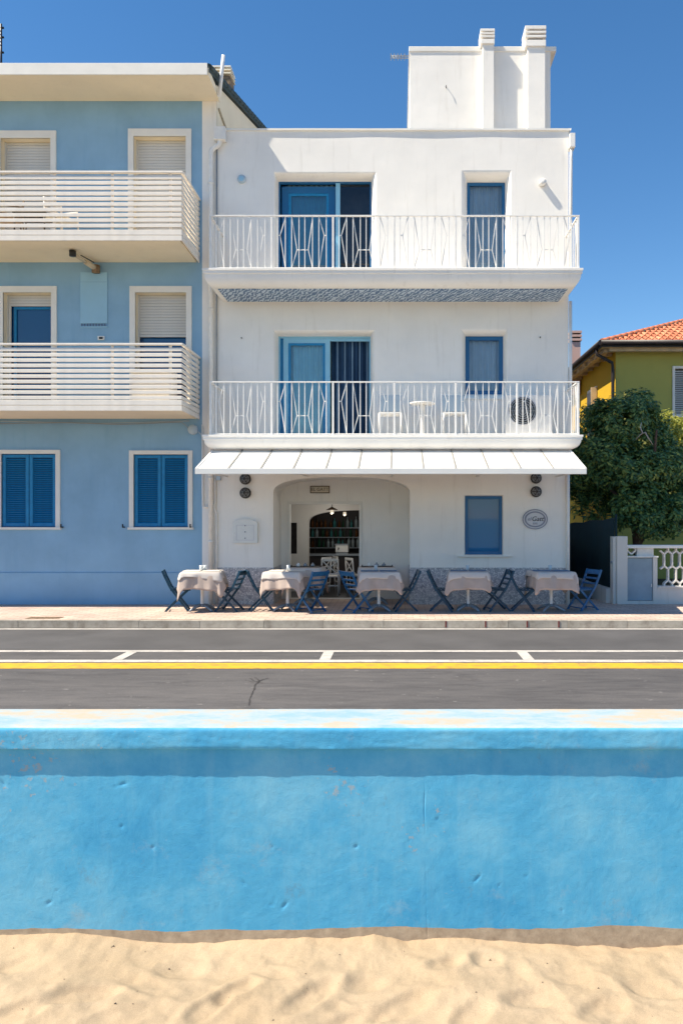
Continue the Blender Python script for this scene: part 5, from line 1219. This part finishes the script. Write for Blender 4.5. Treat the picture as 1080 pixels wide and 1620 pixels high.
cs = [(281, 14.0, 12, 'chair_blue', 'blue folding chair left of the sunny table, in full sun'), (364, 13.98, 172, 'chair_blue', 'blue folding chair right of the sunny table'),
      (413, 13.98, 16, 'chair_blue', 'blue folding chair left of the half sunlit table by the door'), (492, 13.85, 140, 'chair_bright', 'bright blue folding chair turned slantwise left of the cafe doorway'),
      (565, 13.85, 38, 'chair_bright', 'bright blue folding chair turned slantwise right of the cafe doorway'), (641, 13.98, 186, 'chair_blue', 'dark blue folding chair right of the third table, before the porch pier'),
      (698, 13.98, -6, 'chair_blue', 'dark blue folding chair left of the table below the window'), (786, 14.0, 190, 'chair_blue', 'dark blue folding chair right of the table below the window'),
      (826, 14.0, -8, 'chair_blue', 'dark blue folding chair left of the rightmost table'), (922, 14.12, 205, 'chair_bright', 'blue folding chair right of the rightmost table, near the white pillar')]
protos = {}
for px, D, rz, mt, lab in cs:
    if mt not in protos: o = protos[mt] = folding_chair(lab, mt)
    else: o = copy_tree(protos[mt])
    o['label'] = lab; o.location = (X(px, D), D - 15, 0); o.rotation_euler = (0, 0, R(rz))
# ------------------------------------------------------------------ inside the cafe
def cross_chair(px, D, rz, label, z=-.012):
    t = thing('cross_back_chair', (X(px, D), D - 15, z), label, 'chair', 'white cross back chairs inside the cafe', R(rz), local=True); mt = 'white_metal'
    for s in (-1, 1):
        MB().tube([(s * .17, -.17, 0), (s * .18, -.19, .4), (s * .17, -.22, .78)], .017, 8).build('leg', mt, t); MB().tube([(s * .18, .19, 0), (s * .18, .18, .4)], .016, 8).build('leg', mt, t)
        MB().bar((-s * .16, -.205, .47), (s * .16, -.22, .74), .02, .012).build('cross_bar', mt, t)
    MB().box(-.2, .2, -.2, .2, .39, .42).build('seat', mt, t, .012); MB().box(-.18, .18, -.235, -.205, .735, .79).build('top_rail', mt, t, .008); MB().box(-.17, .17, -.215, -.195, .45, .48).build('back_rail', mt, t); MB().box(-.17, .17, -.2, -.18, .2, .225).build('stretcher', mt, t)
cross_chair(523, 17.0, 0, 'white cross back chair seen squarely through the cafe door'); cross_chair(504, 17.6, 60, 'white cross back chair half hidden left of the doorway chair'); cross_chair(545, 18.0, -70, 'white cross back chair right of the doorway chair'); cross_chair(566, 17.3, -60, 'white cross back chair at the right door jamb')
cy = 19.6; t = thing('bar_counter', (X(530, cy), cy - 15, -.012), 'dark bar counter with pale top inside the cafe', 'counter', local=True)
MB().box(-1.1, 1.6, -.05, .5, 0, .72).build('counter_front', 'wood_dark', t); MB().box(-1.15, 1.65, -.1, .55, .72, .76).build('counter_top', 'steel', t, .006)
sy = 6.25; sh = thing('bottle_shelf', (X(530, 15 + sy), sy, -.012), 'tall shelf of bottles behind the bar', 'shelf', local=True)
DS = 15 + sy; zz = [Z(866, DS), Z(849.5, DS), Z(834.5, DS)]
for z in zz: MB().box(-1.2, 1.7, -.13, .15, z - .02 + .012, z + .012).build('shelf_board', 'steel', sh)
for x in (-1.2, -.55, .25, .95, 1.68): MB().box(x, x + .025, -.12, .15, 0, 2.0).build('upright', 'wood_dark', sh)
prof = [(0, 0), (.036, 0), (.036, .14), (.030, .165), (.013, .19), (.012, .235), (.015, .24), (0, .245)]
bm_ = []
for k, mt in enumerate(BOT):
    me = MB().lathe([(r * (1 + .15 * (k % 2)), h * (1 + .1 * ((k + 1) % 3 - 1))) for r, h in prof], (0, 0, 0), 10).mesh('bottle'); me.materials.append(mt); bm_.append(me)
rnd = random.Random(5)
for zi, z in enumerate(zz):
    x = X(495, DS)
    while x < X(572, DS):
        k = rnd.randrange(4); o = link(bpy.data.objects.new('bottle', bm_[k])); o.location = (x, sy + rnd.uniform(-.06, .05), z); s = rnd.uniform(.85, 1.1); o.scale = (s, s, s)
        tag(o, ('green', 'clear', 'amber', 'teal')[k] + ' bottle on the ' + ('lowest', 'middle', 'top')[zi] + ' shelf behind the bar', 'bottle', ('green', 'clear', 'amber', 'teal')[k] + ' bottles on the ' + ('lowest', 'middle', 'top')[zi] + ' shelf'); x += rnd.uniform(.10, .17)
t = thing('coffee_machine', (X(541, 19.8), 4.85, .748), 'shiny coffee machine on the bar counter', 'coffee machine', local=True)
MB().box(-.16, .16, -.15, .15, .04, .22).build('body', 'white_metal', t, .02); MB().box(-.17, .17, -.16, .16, .22, .25).build('cup_rail', 'steel', t); MB().tube([(-.08, -.15, .15), (-.08, -.26, .12)], .014, 6).build('handle', 'dark', t); MB().box(-.15, .15, -.2, -.05, 0, .03).build('drip_tray', 'steel', t)
def pendant(px, py, D, label, sc):
    t = thing('pendant_lamp', (X(px, D), D - 15, Z(py, D)), label, 'lamp', 'pendant lamps inside the cafe', local=True)
    MB().tube([(0, 0, .1), (0, 0, .75)], .006, 6).build('cord', 'dark', t); MB().lathe([(.015, .10), (.03, .085), (.11 * sc, .045), (.13 * sc, .03), (.02, .05)], (0, 0, 0), 16).build('shade', 'bronze', t); MB().lathe([(0, -.06), (.03, -.05), (.04, 0), (.03, .045)], (0, 0, 0), 12).build('bulb', 'lit_bulb', t)
    lt = bpy.data.lights.new('pendant_light', 'POINT'); lt.energy = 6.0; lt.color = (1.0, .95, .88); lt.shadow_soft_size = .05; lo = link(bpy.data.objects.new('pendant_light', lt)); lo.parent = t; lo.location = (0, 0, -.12)
pendant(525, 809, 16.9, 'brass lantern pendant just inside the cafe door', 1.0); pendant(545, 812, 18.9, 'pale glass pendant further inside the cafe', .35)
